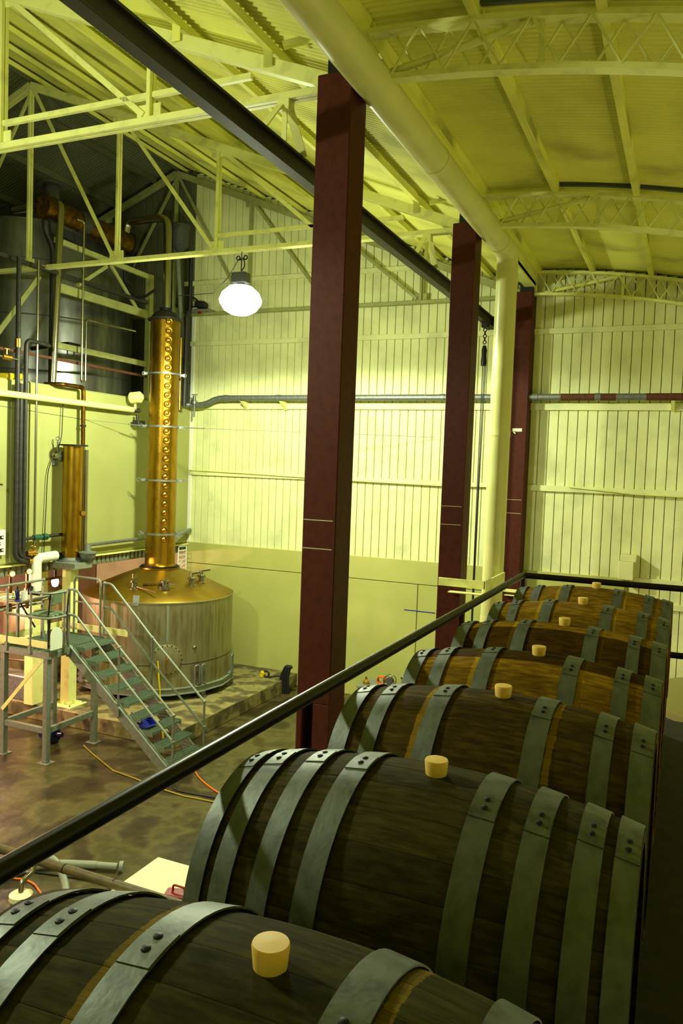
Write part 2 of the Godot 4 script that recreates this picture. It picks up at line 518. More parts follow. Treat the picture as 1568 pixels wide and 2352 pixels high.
func build_shell() -> void:
	var st := mb()
	span(st, Vector3(-19, -0.3, -15.4), Vector3(5, 0, 6.2))
	structure(obj("floor", st, M.concrete), "worn dark concrete hall floor with greenish stains and pink reflections", "floor")
	st = mb()
	span(st, Vector3(-16, 0, -15.0), Vector3(-7.44, 0.28, -10.55), 0.012)
	structure(obj("floor", st, M.plinth), "raised stained concrete plinth under the copper-domed pot still", "plinth")
	# back wall: a backing with boards, dado panels and girts in front
	st = mb()
	span(st, Vector3(-19, 0, -15.4), Vector3(5, 8.0, -15.04))
	var w := structure(obj("wall_back", st, M.wall), "tall cream back wall of ribbed boards above a smooth dado", "wall")
	for i in range(-14, 86):
		var x0 := -10.36 + i * 0.1725
		var xm := x0 + 0.08
		var y0 := 2.88
		if xm > -0.95:
			y0 = 0.0
		elif xm < -10.4:
			y0 = 3.1
		var y1 := left_roof(xm) - 0.04 if xm < -2.85 else arch(xm) + 0.10
		st = mb()
		span(st, Vector3(x0, y0, -15.06), Vector3(x0 + 0.160, y1, -14.985), 0.006)
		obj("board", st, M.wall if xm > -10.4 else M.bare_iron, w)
	st = mb()
	for g in [[-19.0, -2.85]]:
		# gable filling behind the boards
		var a := Vector3(g[0], 7.9, -15.2)
		hull(st, [[a, Vector3(-2.85, 7.9, -15.2), Vector3(-2.85, left_roof(-2.85), -15.2), Vector3(-10.8, left_roof(-10.8), -15.2), Vector3(-19, left_roof(-19), -15.2)]], Vector3(-10, 9, -20))
	obj("gable", st, M.wall, w)
	for d in [[-10.36, -4.83, 0.0, 2.425], [-4.815, -0.95, 0.0, 2.425], [-10.36, -0.95, 2.437, 2.9]]:
		st = mb()
		span(st, Vector3(d[0], d[2], -15.05), Vector3(d[1], d[3], -14.94), 0.006)
		obj("dado_panel", st, M.panel_paint, w)
	st = mb()
	span(st, Vector3(-5.09, 1.885, -14.94), Vector3(-4.44, 1.905, -14.937))
	obj("blue_mark", st, M.blue, w)
	for g in [[-10.36, -2.6, 4.42, 4.51, 0.05], [-2.75, 4.5, 4.40, 4.51, 0.07], [-10.5, 4.5, 7.30, 7.40, 0.05], [-10.36, 4.5, 5.90, 6.03, 0.06], [-10.6, -3.2, 8.64, 8.74, 0.05], [-0.8, 4.5, 2.84, 2.93, 0.06], [-0.95, 4.5, 2.40, 2.50, 0.06]]:
		st = mb()
		span(st, Vector3(g[0], g[2], -15.0), Vector3(g[1], g[3], -14.985 + g[4]), 0.006)
		obj("girt", st, M.wall, w)
	st = mb()
	span(st, Vector3(-10.37, 2.9, -14.99), Vector3(-10.29, 8.3, -14.95), 0.005)
	obj("corner_strip", st, M.white, w)
	# left wall and the low room under it
	st = mb()
	span(st, Vector3(-10.60, 2.87, -15.04), Vector3(-10.36, 5.97, 6.0), 0.03)
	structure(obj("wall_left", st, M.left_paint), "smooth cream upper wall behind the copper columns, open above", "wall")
	st = mb()
	span(st, Vector3(-19, 2.66, -15.0), Vector3(-10.42, 2.86, 6.0))
	var deck := structure(obj("ceiling", st, M.panel_paint), "underside of the upper deck over the pink-lit room beside the still", "deck")
	st = mb()
	span(st, Vector3(-10.42, 2.835, -15.0), Vector3(-10.30, 2.86, 6.0), 0.004)
	obj("ledge", st, M.steel_cream, deck)
	st = mb()
	box(st, Vector3.ZERO, Vector3(0.03, 0.15, 0.085), Basis.IDENTITY, 0.005)
	var rib := st.commit()
	for k in 46:
		var o := hang("rib", rib, M.galv_paint, deck)
		o.position = Vector3(-10.40, 2.745, -9.2 - k * 0.125)
	st = mb()
	span(st, Vector3(-13.2, 0, -15.0), Vector3(-13.0, 2.66, 6.0))
	structure(obj("wall_recess", st, M.pink_wall), "pinkish back wall of the low room under the upper deck", "wall")
	st = mb()
	span(st, Vector3(-19.3, 0, -15.4), Vector3(-19.0, 8.4, 6.2))
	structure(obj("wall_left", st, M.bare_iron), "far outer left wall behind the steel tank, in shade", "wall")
	st = mb()
	span(st, Vector3(4.6, 0, -15.4), Vector3(4.9, 6.9, 6.2))
	structure(obj("wall_right", st, M.wall), "cream outer right wall of the lean-to beyond the barrels", "wall")
	st = mb()
	span(st, Vector3(-19.3, 0, 6.0), Vector3(4.9, 11.6, 6.2))
	structure(obj("wall_front", st, M.wall), "cream front wall behind the viewer's mezzanine", "wall")
	# roofs of corrugated iron with purlins
	st = mb()
	corrugated(st, [Vector2(-10.8, left_roof(-10.8)), Vector2(-2.80, left_roof(-2.80))], -15.4, 6.2)
	var roof := structure(obj("ceiling", st, M.ceiling), "cream corrugated roof slope over the still, falling to the valley gutter", "roof")
	for k in 8:
		var x := -3.65 - k * 1.0
		st = mb()
		var y := left_roof(x) - 0.085
		bar(st, Vector3(x, y, -15.0), Vector3(x, y, 6.0), 0.065, 0.13, Vector3(-0.37, 0.93, 0).rotated(Vector3.BACK, 0.74))
		obj("purlin", st, M.ceiling, roof)
	st = mb()
	corrugated(st, [Vector2(-19.0, left_roof(-19.0)), Vector2(-10.8, left_roof(-10.8))], -15.4, 6.2)
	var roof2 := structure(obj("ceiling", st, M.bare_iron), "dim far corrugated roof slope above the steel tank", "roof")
	for k in 7:
		var x := -11.4 - k * 1.1
		st = mb()
		var y := left_roof(x) - 0.085
		bar(st, Vector3(x, y, -15.0), Vector3(x, y, 6.0), 0.065, 0.13)
		obj("purlin", st, M.bare_iron, roof2)
	st = mb()
	rod(st, Vector3(-10.8, left_roof(-10.8) - 0.12, -15.0), Vector3(-10.8, left_roof(-10.8) - 0.12, 6.0), 0.05)
	obj("ridge_beam", st, M.bare_iron, roof2)
	st = mb()
	var prof := []
	for i in 13:
		var x := -2.80 + 7.5 * i / 12.0
		prof.append(Vector2(x, arch(x) + 0.135))
	corrugated(st, prof, -15.4, 6.2)
	var roof3 := structure(obj("ceiling", st, M.ceiling), "curved cream corrugated roof of the lean-to above the barrels", "roof")
	for x in [-2.70, -1.75, -0.77, 0.22, 1.2, 2.2, 3.2]:
		st = mb()
		bar(st, Vector3(x, arch(x) + 0.065, -15.0), Vector3(x, arch(x) + 0.065, 6.0), 0.045, 0.115)
		bar(st, Vector3(x - 0.03, arch(x) + 0.010, -15.0), Vector3(x - 0.03, arch(x) + 0.010, 6.0), 0.05, 0.012)
		obj("purlin", st, M.ceiling, roof3)
	for z in [-6.335, -10.545]:
		# dark lapped strips beside the trusses where the sheets meet
		st = mb()
		for i in 12:
			var xa: float = -1.75 + 6.3 * i / 12.0
			var xb: float = xa + 0.525
			bar(st, Vector3(xa, arch(xa) + 0.112, z), Vector3(xb, arch(xb) + 0.112, z), 0.05, 0.04)
		obj("lap_strip", st, M.dark_grey, roof3)
	st = mb()
	span(st, Vector3(-2.95, 8.12, -15.0), Vector3(-2.76, 8.22, 6.0), 0.01)
	span(st, Vector3(-2.80, 8.15, -15.0), Vector3(-2.76, 8.52, 6.0))
	structure(obj("trim", st, M.steel_cream), "cream valley gutter box between the two roofs above the posts", "gutter")
	# mezzanine
	st = mb()
	span(st, Vector3(-1.15, 2.78, -5.95), Vector3(1.6, 3.0, 6.0), 0.01)
	structure(obj("floor", st, M.mezz), "dark timber mezzanine floor carrying the row of barrels", "floor")


# ---------------------------------------------------------------- steelwork
func steel_post(z: float, label: String, slot_front: bool) -> void:
	# red boxed post; its lower part is an open section
	var t := thing("steel_post", label, "post", Vector3(-2.93, 0, z), "dark red posts under the valley gutter")
	var cut := 2.60 if slot_front else 2.80
	var st := mb()
	span(st, Vector3(-0.16, cut, -0.17), Vector3(0.16, 8.03, 0.17), 0.008)
	obj("shaft", st, M.red, t)
	st = mb()
	if slot_front:
		span(st, Vector3(-0.16, 0.02, -0.17), Vector3(-0.105, cut, 0.17), 0.006)
		span(st, Vector3(-0.105, 0.02, -0.17), Vector3(0.0, cut, -0.02))
		span(st, Vector3(0.0, 0.02, -0.17), Vector3(0.16, cut, 0.17), 0.006)
	else:
		span(st, Vector3(-0.16, 0.02, 0.13), Vector3(0.16, cut, 0.17), 0.006)
		span(st, Vector3(-0.16, 0.02, -0.10), Vector3(0.06, cut, 0.13))
		span(st, Vector3(-0.16, 0.02, -0.17), Vector3(0.16, cut, -0.10), 0.006)
	obj("open_section", st, M.red, t)
	st = mb()
	span(st, Vector3(-0.24, 0, -0.25), Vector3(0.24, 0.02, 0.25), 0.004)
	obj("base_plate", st, M.red, t)
	st = mb()
	span(st, Vector3(-0.09, 8.03, -0.12), Vector3(0.15, 8.20, 0.12), 0.004)
	obj("cap_block", st, M.iron, t)
	for y in [4.22, 3.97]:
		st = mb()
		span(st, Vector3(-0.15, y, 0.168), Vector3(0.13, y + 0.008, 0.1712))
		obj("paint_scuff", st, M.chalk, t)


func gable_truss(z: float, label: String, wall: bool) -> void:
	var t := thing("roof_truss", label, "truss", Vector3(0, 0, z), "cream gable trusses over the still")
	var xs := [-3.1, -4.98, -6.92, -8.86, -10.8, -12.74, -14.68, -16.62, -18.5]
	var yb := 7.98
	var paint: Material = M.cream_shaded if wall else M.steel_cream  # truss at the wall gets cream with the shade painted in
	var st := mb()
	for s in [-0.032, 0.032]:
		bar(st, Vector3(-18.6, yb, s), Vector3(-3.05, yb, s), 0.05, 0.065, Vector3.UP, 0.004)
	obj("bottom_chord", st, paint, t)
	var top := func(x: float) -> float: return left_roof(x) - 0.235
	for e in [[-3.0, -10.8], [-18.6, -10.8]]:
		st = mb()
		bar(st, Vector3(e[0], top.call(e[0]), 0), Vector3(e[1], top.call(e[1]), 0), 0.10, 0.13, Vector3.UP, 0.006)
		obj("rafter", st, paint, t)
	for i in range(1, 8):
		var x: float = xs[i]
		st = mb()
		for s in [-0.028, 0.028]:
			bar(st, Vector3(x, yb, s), Vector3(x, top.call(x), s), 0.045, 0.045, Vector3.RIGHT, 0.003)
		obj("vertical", st, paint, t)
		st = mb()
		span(st, Vector3(x - 0.16, yb - 0.02, -0.008), Vector3(x + 0.12, yb + 0.17, 0.008), 0.003)
		obj("gusset", st, paint, t)
		st = mb()
		span(st, Vector3(x - 0.14, top.call(x) - 0.14, -0.008), Vector3(x + 0.14, top.call(x) + 0.02, 0.008), 0.003)
		obj("gusset", st, paint, t)
	for e in [[-6.92, -4.98], [-8.86, -6.92], [-10.8, -8.86], [-10.8, -12.74], [-12.74, -14.68], [-14.68, -16.62]]:
		st = mb()
		bar(st, Vector3(e[0] + 0.05, top.call(e[0]) - 0.05, 0.01), Vector3(e[1] - signf(e[1] - e[0]) * 0.08, yb + 0.07, 0.01), 0.03 if not wall else 0.05, 0.06, Vector3.UP, 0.003)
		obj("diagonal", st, paint, t)
	if not wall:
		st = mb()
		bar(st, Vector3(-6.92, 8.23, 0.0), Vector3(-3.85, 8.23, 0.0), 0.05, 0.055, Vector3.UP, 0.004)
		obj("upper_tie", st, paint, t)
		for x in [-3.65, -4.65, -5.65]:
			st = mb()
			bar(st, Vector3(x, top.call(x) - 0.03, 0.07), Vector3(x, left_roof(x) - 0.05, 0.07), 0.012, 0.09, Vector3.RIGHT)
			obj("purlin_cleat", st, M.ceiling, t)
		st = mb()
		bar(st, Vector3(-3.4, 8.30, 0.25), Vector3(-2.9, 8.42, 0.1), 0.06, 0.05)
		obj("eaves_brace", st, M.ceiling, t)


func lattice_truss(z: float, label: String) -> void:
	var t := thing("lattice_truss", label, "truss", Vector3(0, 0, z), "bowed lattice trusses of the lean-to")
	var n := 24
	for part in [["top_chord", 0.0, 0.055], ["bottom_chord", -0.39, 0.06]]:
		var st := mb()
		for i in n:
			var xa := -2.78 + 7.3 * i / n
			var xb := -2.78 + 7.3 * (i + 1) / n
			if part[0] == "bottom_chord" and xb < -2.5:
				continue
			bar(st, Vector3(xa, arch(xa) + part[1], 0), Vector3(xb, arch(xb) + part[1], 0), 0.13 if part[0] == "top_chord" else 0.11, part[2] * 0.8)
		obj(part[0], st, M.steel_cream, t)
	for s in 2:
		var zz := 0.055 if s == 0 else -0.055
		var x := -2.70 + 0.23 * s
		for k in 30:
			if x > 4.2:
				break
			var st := mb()
			var a := Vector3(x, arch(x) - 0.01, zz)
			var b := Vector3(x + 0.23, arch(x + 0.23) - 0.38, zz)
			var c := Vector3(x + 0.46, arch(x + 0.46) - 0.01, zz)
			rod(st, a, b, 0.011, 6)
			rod(st, b, c, 0.011, 6)
			obj("web_rod", st, M.steel_cream, t)
			x += 0.46
	var st2 := mb()
	rod(st2, Vector3(-2.6, arch(-2.6) - 0.36, 0.0), Vector3(-1.28, arch(-1.28) - 0.02, 0.0), 0.032, 10)
	obj("end_brace", st2, M.steel_cream, t)
	for x in [-2.76, -1.24, 1.2]:
		st2 = mb()
		bar(st2, Vector3(x, arch(x) - 0.39, 0), Vector3(x, arch(x), 0), 0.05, 0.02, Vector3.BACK)
		obj("strut", st2, M.steel_cream, t)


func build_steel() -> void:
	steel_post(-6.38, "nearest and tallest-looking dark red post, crossed low down by the handrail", true)
	steel_post(-10.61, "middle dark red post with a cream bracket holding the white downpipe", false)
	steel_post(-14.80, "farthest dark red post against the ribbed back wall behind the white downpipe", false)
	gable_truss(-6.40, "nearest cream gable truss whose bottom chord meets the nearest red post", false)
	gable_truss(-10.60, "second cream gable truss, above the glowing lamp, meeting the middle red post", false)
	gable_truss(-14.86, "cream gable truss with shade in its colour standing against the ribbed back wall", true)
	lattice_truss(-6.40, "nearest bowed lattice truss at the top right of the roof")
	lattice_truss(-10.60, "middle bowed lattice truss springing from beside the middle red post")
	lattice_truss(-14.80, "farthest bowed lattice truss in front of the ribbed back wall")
	# gutter pipe
	var t := thing("downpipe", "thick white drainpipe running under the roof valley and turning down by the middle post", "pipe")
	var st := mb()
	tube(st, rounded([Vector3(-2.62, 7.95, 5.9), Vector3(-2.62, 7.95, -11.75), Vector3(-2.62, 0.1, -11.75)], 0.16, 2), 0.155, 28)
	obj("pipe", st, M.duct, t)
	for z in [-4.2, -8.15, -11.2]:
		st = mb()
		rod(st, Vector3(-2.62, 7.95, z), Vector3(-2.62, 7.95, z + 0.10), 0.161, 28)
		obj("collar", st, M.duct, t)
	for y in [7.55, 5.25, 2.45]:
		st = mb()
		rod(st, Vector3(-2.62, y, -11.75), Vector3(-2.62, y + 0.09, -11.75), 0.160, 28)
		obj("collar", st, M.duct, t)
	st = mb()
	span(st, Vector3(-3.07, 3.13, -10.44), Vector3(-2.42, 3.24, -10.415), 0.004)
	span(st, Vector3(-2.90, 3.06, -10.43), Vector3(-2.40, 3.075, -10.30), 0.003)
	span(st, Vector3(-2.44, 3.06, -11.62), Vector3(-2.41, 3.24, -10.415), 0.004)
	tag(obj("pipe_bracket", st, M.steel_cream), "cream angle bracket from the middle red post to the white downpipe", "bracket")
	st = mb()
	span(st, Vector3(-3.08, 2.50, -14.648), Vector3(-2.72, 2.56, -14.62), 0.004)
	span(st, Vector3(-3.02, 2.44, -14.648), Vector3(-2.70, 2.455, -14.56), 0.003)
	tag(obj("pipe_bracket", st, M.steel_cream), "cream bracket low on the farthest red post behind the downpipe", "bracket")
	st = mb()
	span(st, Vector3(-3.03, 5.48, -14.65), Vector3(-2.85, 5.54, -14.625), 0.004)
	rod(st, Vector3(-3.0, 5.47, -14.62), Vector3(-2.96, 5.44, -14.60), 0.012)
	tag(obj("label_plate", st, M.plastic_white), "small pale plate fixed to the farthest red post", "plate")
	# crane beam and hoist
	t = thing("crane_beam", "long dark crane beam hung below the trusses and running to the back wall", "beam", Vector3(-3.52, 0, 0))
	st = mb()
	span(st, Vector3(-0.06, 7.56, -14.7), Vector3(0.06, 7.585, 5.9), 0.004)
	span(st, Vector3(-0.012, 7.42, -14.7), Vector3(0.012, 7.56, 5.9))
	span(st, Vector3(-0.06, 7.395, -14.7), Vector3(0.06, 7.42, 5.9), 0.004)
	obj("beam", st, M.beam, t)
	for z in [-6.40, -10.60]:
		st = mb()
		span(st, Vector3(-0.03, 7.86, z - 0.05), Vector3(0.09, 7.96, z + 0.06), 0.004)
		bar(st, Vector3(0.0, 7.90, z + 0.06), Vector3(-0.06, 7.58, z + 0.30), 0.012, 0.07, Vector3.RIGHT)
		bar(st, Vector3(0.05, 7.90, z - 0.02), Vector3(0.05, 7.58, z - 0.32), 0.012, 0.09, Vector3.RIGHT)
		bar(st, Vector3(0.02, 7.90, z), Vector3(0.02, 7.58, z), 0.05, 0.012, Vector3.BACK)
		obj("hanger", st, M.steel_cream, t)
	st = mb()
	span(st, Vector3(-0.09, 7.38, -14.76), Vector3(0.09, 7.62, -14.70), 0.004)
	obj("end_stop", st, M.beam, t)
	t = thing("chain_hoist", "black chain hoist with hook and hanging ropes at the far end of the crane beam", "hoist", Vector3(-3.45, 0, -14.1))
	st = mb()
	span(st, Vector3(-0.10, 7.30, -0.08), Vector3(0.02, 7.40, 0.08), 0.01)
	obj("trolley", st, M.iron, t)
	st = mb()
	for k in 5:
		torus(st, Transform3D(Basis.from_euler(Vector3(PI / 2, PI / 2 * (k % 2), 0)), Vector3(-0.04, 7.26 - k * 0.055, 0)), 0.03, 0.009, 12, 6)
	obj("chain", st, M.iron, t)
	st = mb()
	lathe(st, [Vector2(0.0, 6.62), Vector2(0.05, 6.62), Vector2(0.055, 6.70), Vector2(0.045, 6.80), Vector2(0.05, 6.90), Vector2(0.03, 6.98), Vector2(0.0, 6.99)], 14, Transform3D(Basis.IDENTITY, Vector3(-0.04, 0, 0)))
	obj("pulley_block", st, M.iron, t)
	for x in [-0.055, -0.025, 0.0]:
		st = mb()
		tube(st, [Vector3(x, 6.65, 0.0), Vector3(x * 0.6 - 0.02, 4.5, 0.01), Vector3(x * 0.3 - 0.03, 0.25, 0.0)], 0.008, 6)
		obj("rope", st, M.black, t)
	# conduit along the back wall
	t = thing("girt_pipe", "galvanised pipe with rusty stretches along the back wall at girt height", "pipe")
	st = mb()
	tube(st, rounded([Vector3(-10.34, 5.97, -14.45), Vector3(-10.25, 5.97, -14.72), Vector3(-9.85, 5.97, -14.74), Vector3(-9.50, 6.12, -14.74), Vector3(4.5, 6.12, -14.74)], 0.15, 4), 0.062, 16)
	obj("pipe", st, M.galv, t)
	for s in [[-2.2, -1.6], [-1.52, -1.25], [-0.75, 1.6]]:
		st = mb()
		rod(st, Vector3(s[0], 6.12, -14.74), Vector3(s[1], 6.12, -14.74), 0.0635, 16)
		obj("rusty_stretch", st, M.rust, t)
	for x in [-9.30, -8.0, -4.43, -2.66, -1.56]:
		st = mb()
		rod(st, Vector3(x - 0.05, 6.12, -14.74), Vector3(x + 0.05, 6.12, -14.74), 0.070, 16)
		obj("coupling", st, M.galv, t)
	for x in [-8.9, -7.95, -4.2, -0.35]:
		st = mb()
		hull(st, [[Vector3(x, 6.05, -14.95), Vector3(x, 6.05, -14.66), Vector3(x, 5.88, -14.95)], [Vector3(x + 0.06, 6.05, -14.95), Vector3(x + 0.06, 6.05, -14.66), Vector3(x + 0.06, 5.88, -14.95)], [Vector3(x, 6.05, -14.95), Vector3(x, 6.05, -14.66), Vector3(x + 0.06, 6.05, -14.66), Vector3(x + 0.06, 6.05, -14.95)], [Vector3(x, 6.05, -14.66), Vector3(x, 5.88, -14.95), Vector3(x + 0.06, 5.88, -14.95), Vector3(x + 0.06, 6.05, -14.66)]], Vector3(x + 0.03, 6.0, -14.88))
		obj("bracket", st, M.steel_cream, t)
	st = mb()
	tube(st, [Vector3(-10.3, 4.53, -14.91), Vector3(-8.6, 4.50, -14.91), Vector3(-6.0, 4.44, -14.91), Vector3(-4.4, 4.42, -14.91), Vector3(-2.9, 4.45, -14.91)], 0.014, 6)
	tag(obj("cable", st, M.steel_cream), "thin cream cable sagging along the lower girt left of the posts", "cable")
	st = mb()
	tube(st, [Vector3(-2.0, 4.50, -14.89), Vector3(-0.9, 4.42, -14.89), Vector3(0.2, 4.40, -14.89), Vector3(2.0, 4.43, -14.89)], 0.016, 6)
	tag(obj("cable", st, M.steel_cream), "thin cream cable along the lower girt right of the farthest post", "cable")
	st = mb()
	span(st, Vector3(-1.05, 2.90, -14.98), Vector3(-0.80, 3.22, -14.70), 0.01)
	span(st, Vector3(-1.03, 3.22, -14.98), Vector3(-0.76, 3.34, -14.70), 0.01)
	tag(obj("jutting_box", st, M.wall), "cream box jutting from the ribbed wall behind the end handrail", "box")


# ---------------------------------------------------------------- the still
func ring_band(t: Node3D, y: float, r: float, lugs: float) -> void:
	var st := mb()
	lathe(st, [Vector2(r, y - 0.018), Vector2(r + 0.02, y - 0.018), Vector2(r + 0.02, y + 0.018), Vector2(r, y + 0.018)], 40)
	var d := Vector3(0.803, 0, -0.596)
	for s in [-1.0, 1.0]:
		bar(st, d * s * (r + 0.01) + Vector3(0, y, 0), d * s * (r + 0.11) + Vector3(0, y, 0), 0.02, 0.05, Vector3.UP, 0.003)
		torus(st, Transform3D(Basis.from_euler(Vector3(PI / 2, 0.64, 0)), d * s * (r + lugs) + Vector3(0, y, 0)), 0.035, 0.008, 14, 6)
	obj("band", st, M.galv, t)


func build_still() -> void:
	var C := Vector3(-9.58, 0, -12.92)
	var t := thing("pot_still", "big copper-domed steel pot still with a tall column of round sight glasses", "still", C)
	var st := mb()
	lathe(st, [Vector2(1.40, 0.50), Vector2(1.46, 0.52), Vector2(1.46, 2.085), Vector2(1.475, 2.09), Vector2(1.475, 2.105), Vector2(1.46, 2.112)], 72)
	var shell := obj("shell", st, M.stainless, t)
	st = mb()
	lathe(st, [Vector2(1.463, 0.945), Vector2(1.463, 0.957)], 72)
	obj("seam", st, M.iron, shell)
	st = mb()
	var a := deg_to_rad(47.0)
	bar(st, Vector3(cos(a) * 1.458, 1.38, sin(a) * 1.458), Vector3(cos(a) * 1.458, 2.07, sin(a) * 1.458), 0.035, 0.012, Vector3(cos(a), 0, sin(a)))
	obj("weld_strip", st, M.galv_paint, shell)
	st = mb()
	lathe(st, [Vector2(1.46, 2.10), Vector2(1.44, 2.125), Vector2(1.10, 2.285), Vector2(0.70, 2.455), Vector2(0.42, 2.56), Vector2(0.34, 2.60)], 72)
	var dome := obj("dome", st, M.dome, t)
	st = mb()
	lathe(st, [Vector2(1.42, 0.40), Vector2(1.54, 0.40), Vector2(1.54, 0.415), Vector2(1.50, 0.42), Vector2(1.49, 0.50), Vector2(1.53, 0.505), Vector2(1.53, 0.52), Vector2(1.46, 0.525)], 16)
	obj("base_ring", st, M.galv_paint, t)
	for k in 10:
		var e := TAU * k / 10.0 + 0.3
		st = mb()
		var p := Vector3(cos(e) * 1.40, 0, sin(e) * 1.40)
		bar(st, p + Vector3(0, 0.30, 0), p + Vector3(0, 0.42, 0), 0.10, 0.12, Vector3(cos(e), 0, sin(e)), 0.004)
		rod(st, p + Vector3(0, 0.29, 0), p + Vector3(0, 0.31, 0), 0.10, 16)
		obj("foot", st, M.galv, t)
	# manhole
	var dir := Vector3(cos(a), 0, sin(a))
	var man := Transform3D(frame(Vector3.ZERO, dir).basis, dir * 1.43 + Vector3(0, 1.06, 0))
	st = mb()
	lathe(st, [Vector2(0.29, 0.0), Vector2(0.29, 0.045), Vector2(0.27, 0.05), Vector2(0.265, 0.062), Vector2(0.25, 0.066), Vector2(0.0, 0.075)], 40, man)
	var mh := obj("manhole", st, M.stainless, t)
	for k in 20:
		st = mb()
		var q := Vector3(cos(TAU * k / 20) * 0.27, 0.045, sin(TAU * k / 20) * 0.27)
		drum(st, man * q, man * (q + Vector3(0, 0.03, 0)), 0.012, 6, 0.002)
		obj("bolt", st, M.iron, mh)
	st = mb()
	tube(st, rounded([man * Vector3(-0.07, 0.07, 0.0), man * Vector3(-0.07, 0.14, 0.0), man * Vector3(0.07, 0.14, 0.0), man * Vector3(0.07, 0.07, 0.0)], 0.03, 3), 0.014, 8)
	obj("handle", st, M.brass, mh)
	for e in [25.1, 19.5, -18.0]:
		var g := deg_to_rad(e)
		var d := Vector3(cos(g), 0, sin(g))
		var x := Vector3(-d.z, 0, d.x)
		st = mb()
		tube(st, rounded([d * 1.45 - x * 0.05 + Vector3(0, 0.55, 0), d * 1.53 - x * 0.05 + Vector3(0, 0.55, 0), d * 1.53 - x * 0.05 + Vector3(0, 0.92, 0), d * 1.53 + x * 0.05 + Vector3(0, 0.92, 0), d * 1.53 + x * 0.05 + Vector3(0, 0.55, 0), d * 1.45 + x * 0.05 + Vector3(0, 0.55, 0)], 0.05, 4), 0.016, 8)
		obj("lifting_loop", st, M.galv, t)
	st = mb()
	var gp := deg_to_rad(26.4)
	drum(st, Vector3(cos(gp) * 1.44, 1.25, sin(gp) * 1.44), Vector3(cos(gp) * 1.50, 1.25, sin(gp) * 1.50), 0.035, 14)
	obj("plug", st, M.pipe_steel, t)
	# dome fittings
	var i := 0
	for e in [[80.0, 1.02], [47.7, 0.99], [13.7, 0.95], [-7.9, 0.92]]:
		var g: float = deg_to_rad(e[0])
		var y: float = 2.10 + (1.46 - e[1]) / 1.12 * 0.5
		var p := Vector3(cos(g) * e[1], y - 0.02, sin(g) * e[1])
		st = mb()
		lathe(st, [Vector2(0.0, 0.0), Vector2(0.09, 0.0), Vector2(0.09, 0.03), Vector2(0.055, 0.04), Vector2(0.055, 0.13), Vector2(0.085, 0.14), Vector2(0.085, 0.17), Vector2(0.05, 0.19), Vector2(0, 0.19)], 18, Transform3D(Basis.IDENTITY, p))
		if i == 1:
			lathe(st, [Vector2(0.13, 0.0), Vector2(0.13, 0.06), Vector2(0.11, 0.07), Vector2(0, 0.075)], 24, Transform3D(Basis.IDENTITY, p))
			bar(st, p + Vector3(-0.16, 0.12, 0), p + Vector3(0.22, 0.10, -0.05), 0.025, 0.02)
		elif i == 0:
			bar(st, p + Vector3(0.0, 0.22, 0), p + Vector3(0.0, 0.30, 0.0), 0.12, 0.02)
			bar(st, p + Vector3(0.02, 0.06, 0), p + Vector3(0.60, 0.02, 0.12), 0.02, 0.02)
		else:
			rod(st, p + Vector3(0, 0.17, 0), p + Vector3(0.0, 0.26, 0.0), 0.03, 10)
			bar(st, p + Vector3(-0.05, 0.24, 0), p + Vector3(0.12, 0.27, -0.12), 0.03, 0.03)
		obj("dome_valve", st, M.pipe_steel, dome)
		i += 1
	st = mb()
	bar(st, Vector3(0.29, 2.36, 0.90), Vector3(0.65, 2.36, 0.62), 0.09, 0.05, Vector3.UP, 0.006)
	obj("gauge_box", st, M.copper_old, dome)
	st = mb()
	var gl := deg_to_rad(69.8)
	bar(st, Vector3(cos(gl) * 1.47, 2.06, sin(gl) * 1.47), Vector3(cos(gl) * 1.42, 2.24, sin(gl) * 1.42), 0.12, 0.015, Vector3(cos(gl), 0, sin(gl)), 0.003)
	obj("lifting_lug", st, M.galv, shell)
	# column
	st = mb()
	lathe(st, [Vector2(0.40, 2.575), Vector2(0.40, 2.60), Vector2(0.33, 2.605), Vector2(0.30, 2.64), Vector2(0.295, 2.70), Vector2(0.288, 5.0), Vector2(0.285, 7.47)], 48)
	var col := obj("column", st, M.copper, t)
	st = mb()
	lathe(st, [Vector2(0.37, 2.60), Vector2(0.37, 2.625), Vector2(0.30, 2.63)], 40)
	obj("clamp_ring", st, M.iron, col)
	st = mb()
	lathe(st, [Vector2(0.285, 7.44), Vector2(0.34, 7.45), Vector2(0.34, 7.485), Vector2(0.29, 7.50), Vector2(0.22, 7.60), Vector2(0.10, 7.66), Vector2(0.0, 7.66)], 40)
	obj("column_cap", st, M.pipe_dark, t)
	st = mb()
	lathe(st, [Vector2(0.12, 7.64), Vector2(0.12, 7.70), Vector2(0.0, 7.70)], 20)
	obj("flange", st, M.iron, t)
	var face := Vector3(0.763, 0, 0.642).normalized()
	var pb := frame(Vector3.ZERO, face).basis
	var rim := mb()
	lathe(rim, [Vector2(0.066, 0.0), Vector2(0.066, 0.020), Vector2(0.058, 0.028), Vector2(0.046, 0.026), Vector2(0.042, 0.012)], 24)
	var rim_mesh := rim.commit()
	var lens := mb()
	lathe(lens, [Vector2(0.044, 0.012), Vector2(0.030, 0.020), Vector2(0.018, 0.024), Vector2(0.017, 0.036), Vector2(0.0, 0.038)], 20)
	var lens_mesh := lens.commit()
	for k in 25:
		var o := hang("sight_glass", rim_mesh, M.copper, col)
		o.transform = Transform3D(pb, face * 0.284 + Vector3(0, 7.40 - k * 0.1762, 0))
		var l := hang("sight_boss", lens_mesh, M.brass, col)
		l.transform = o.transform
	st = mb()
	for k in 26:
		var q := Vector3(0.36, 0, 0.93).normalized() * 0.289 + Vector3(0, 7.31 - k * 0.1762, 0)
		drum(st, q, q + Vector3(0.36, 0, 0.93).normalized() * 0.012, 0.010, 6, 0.002)
	obj("rivet_row", st, M.copper_old, col)
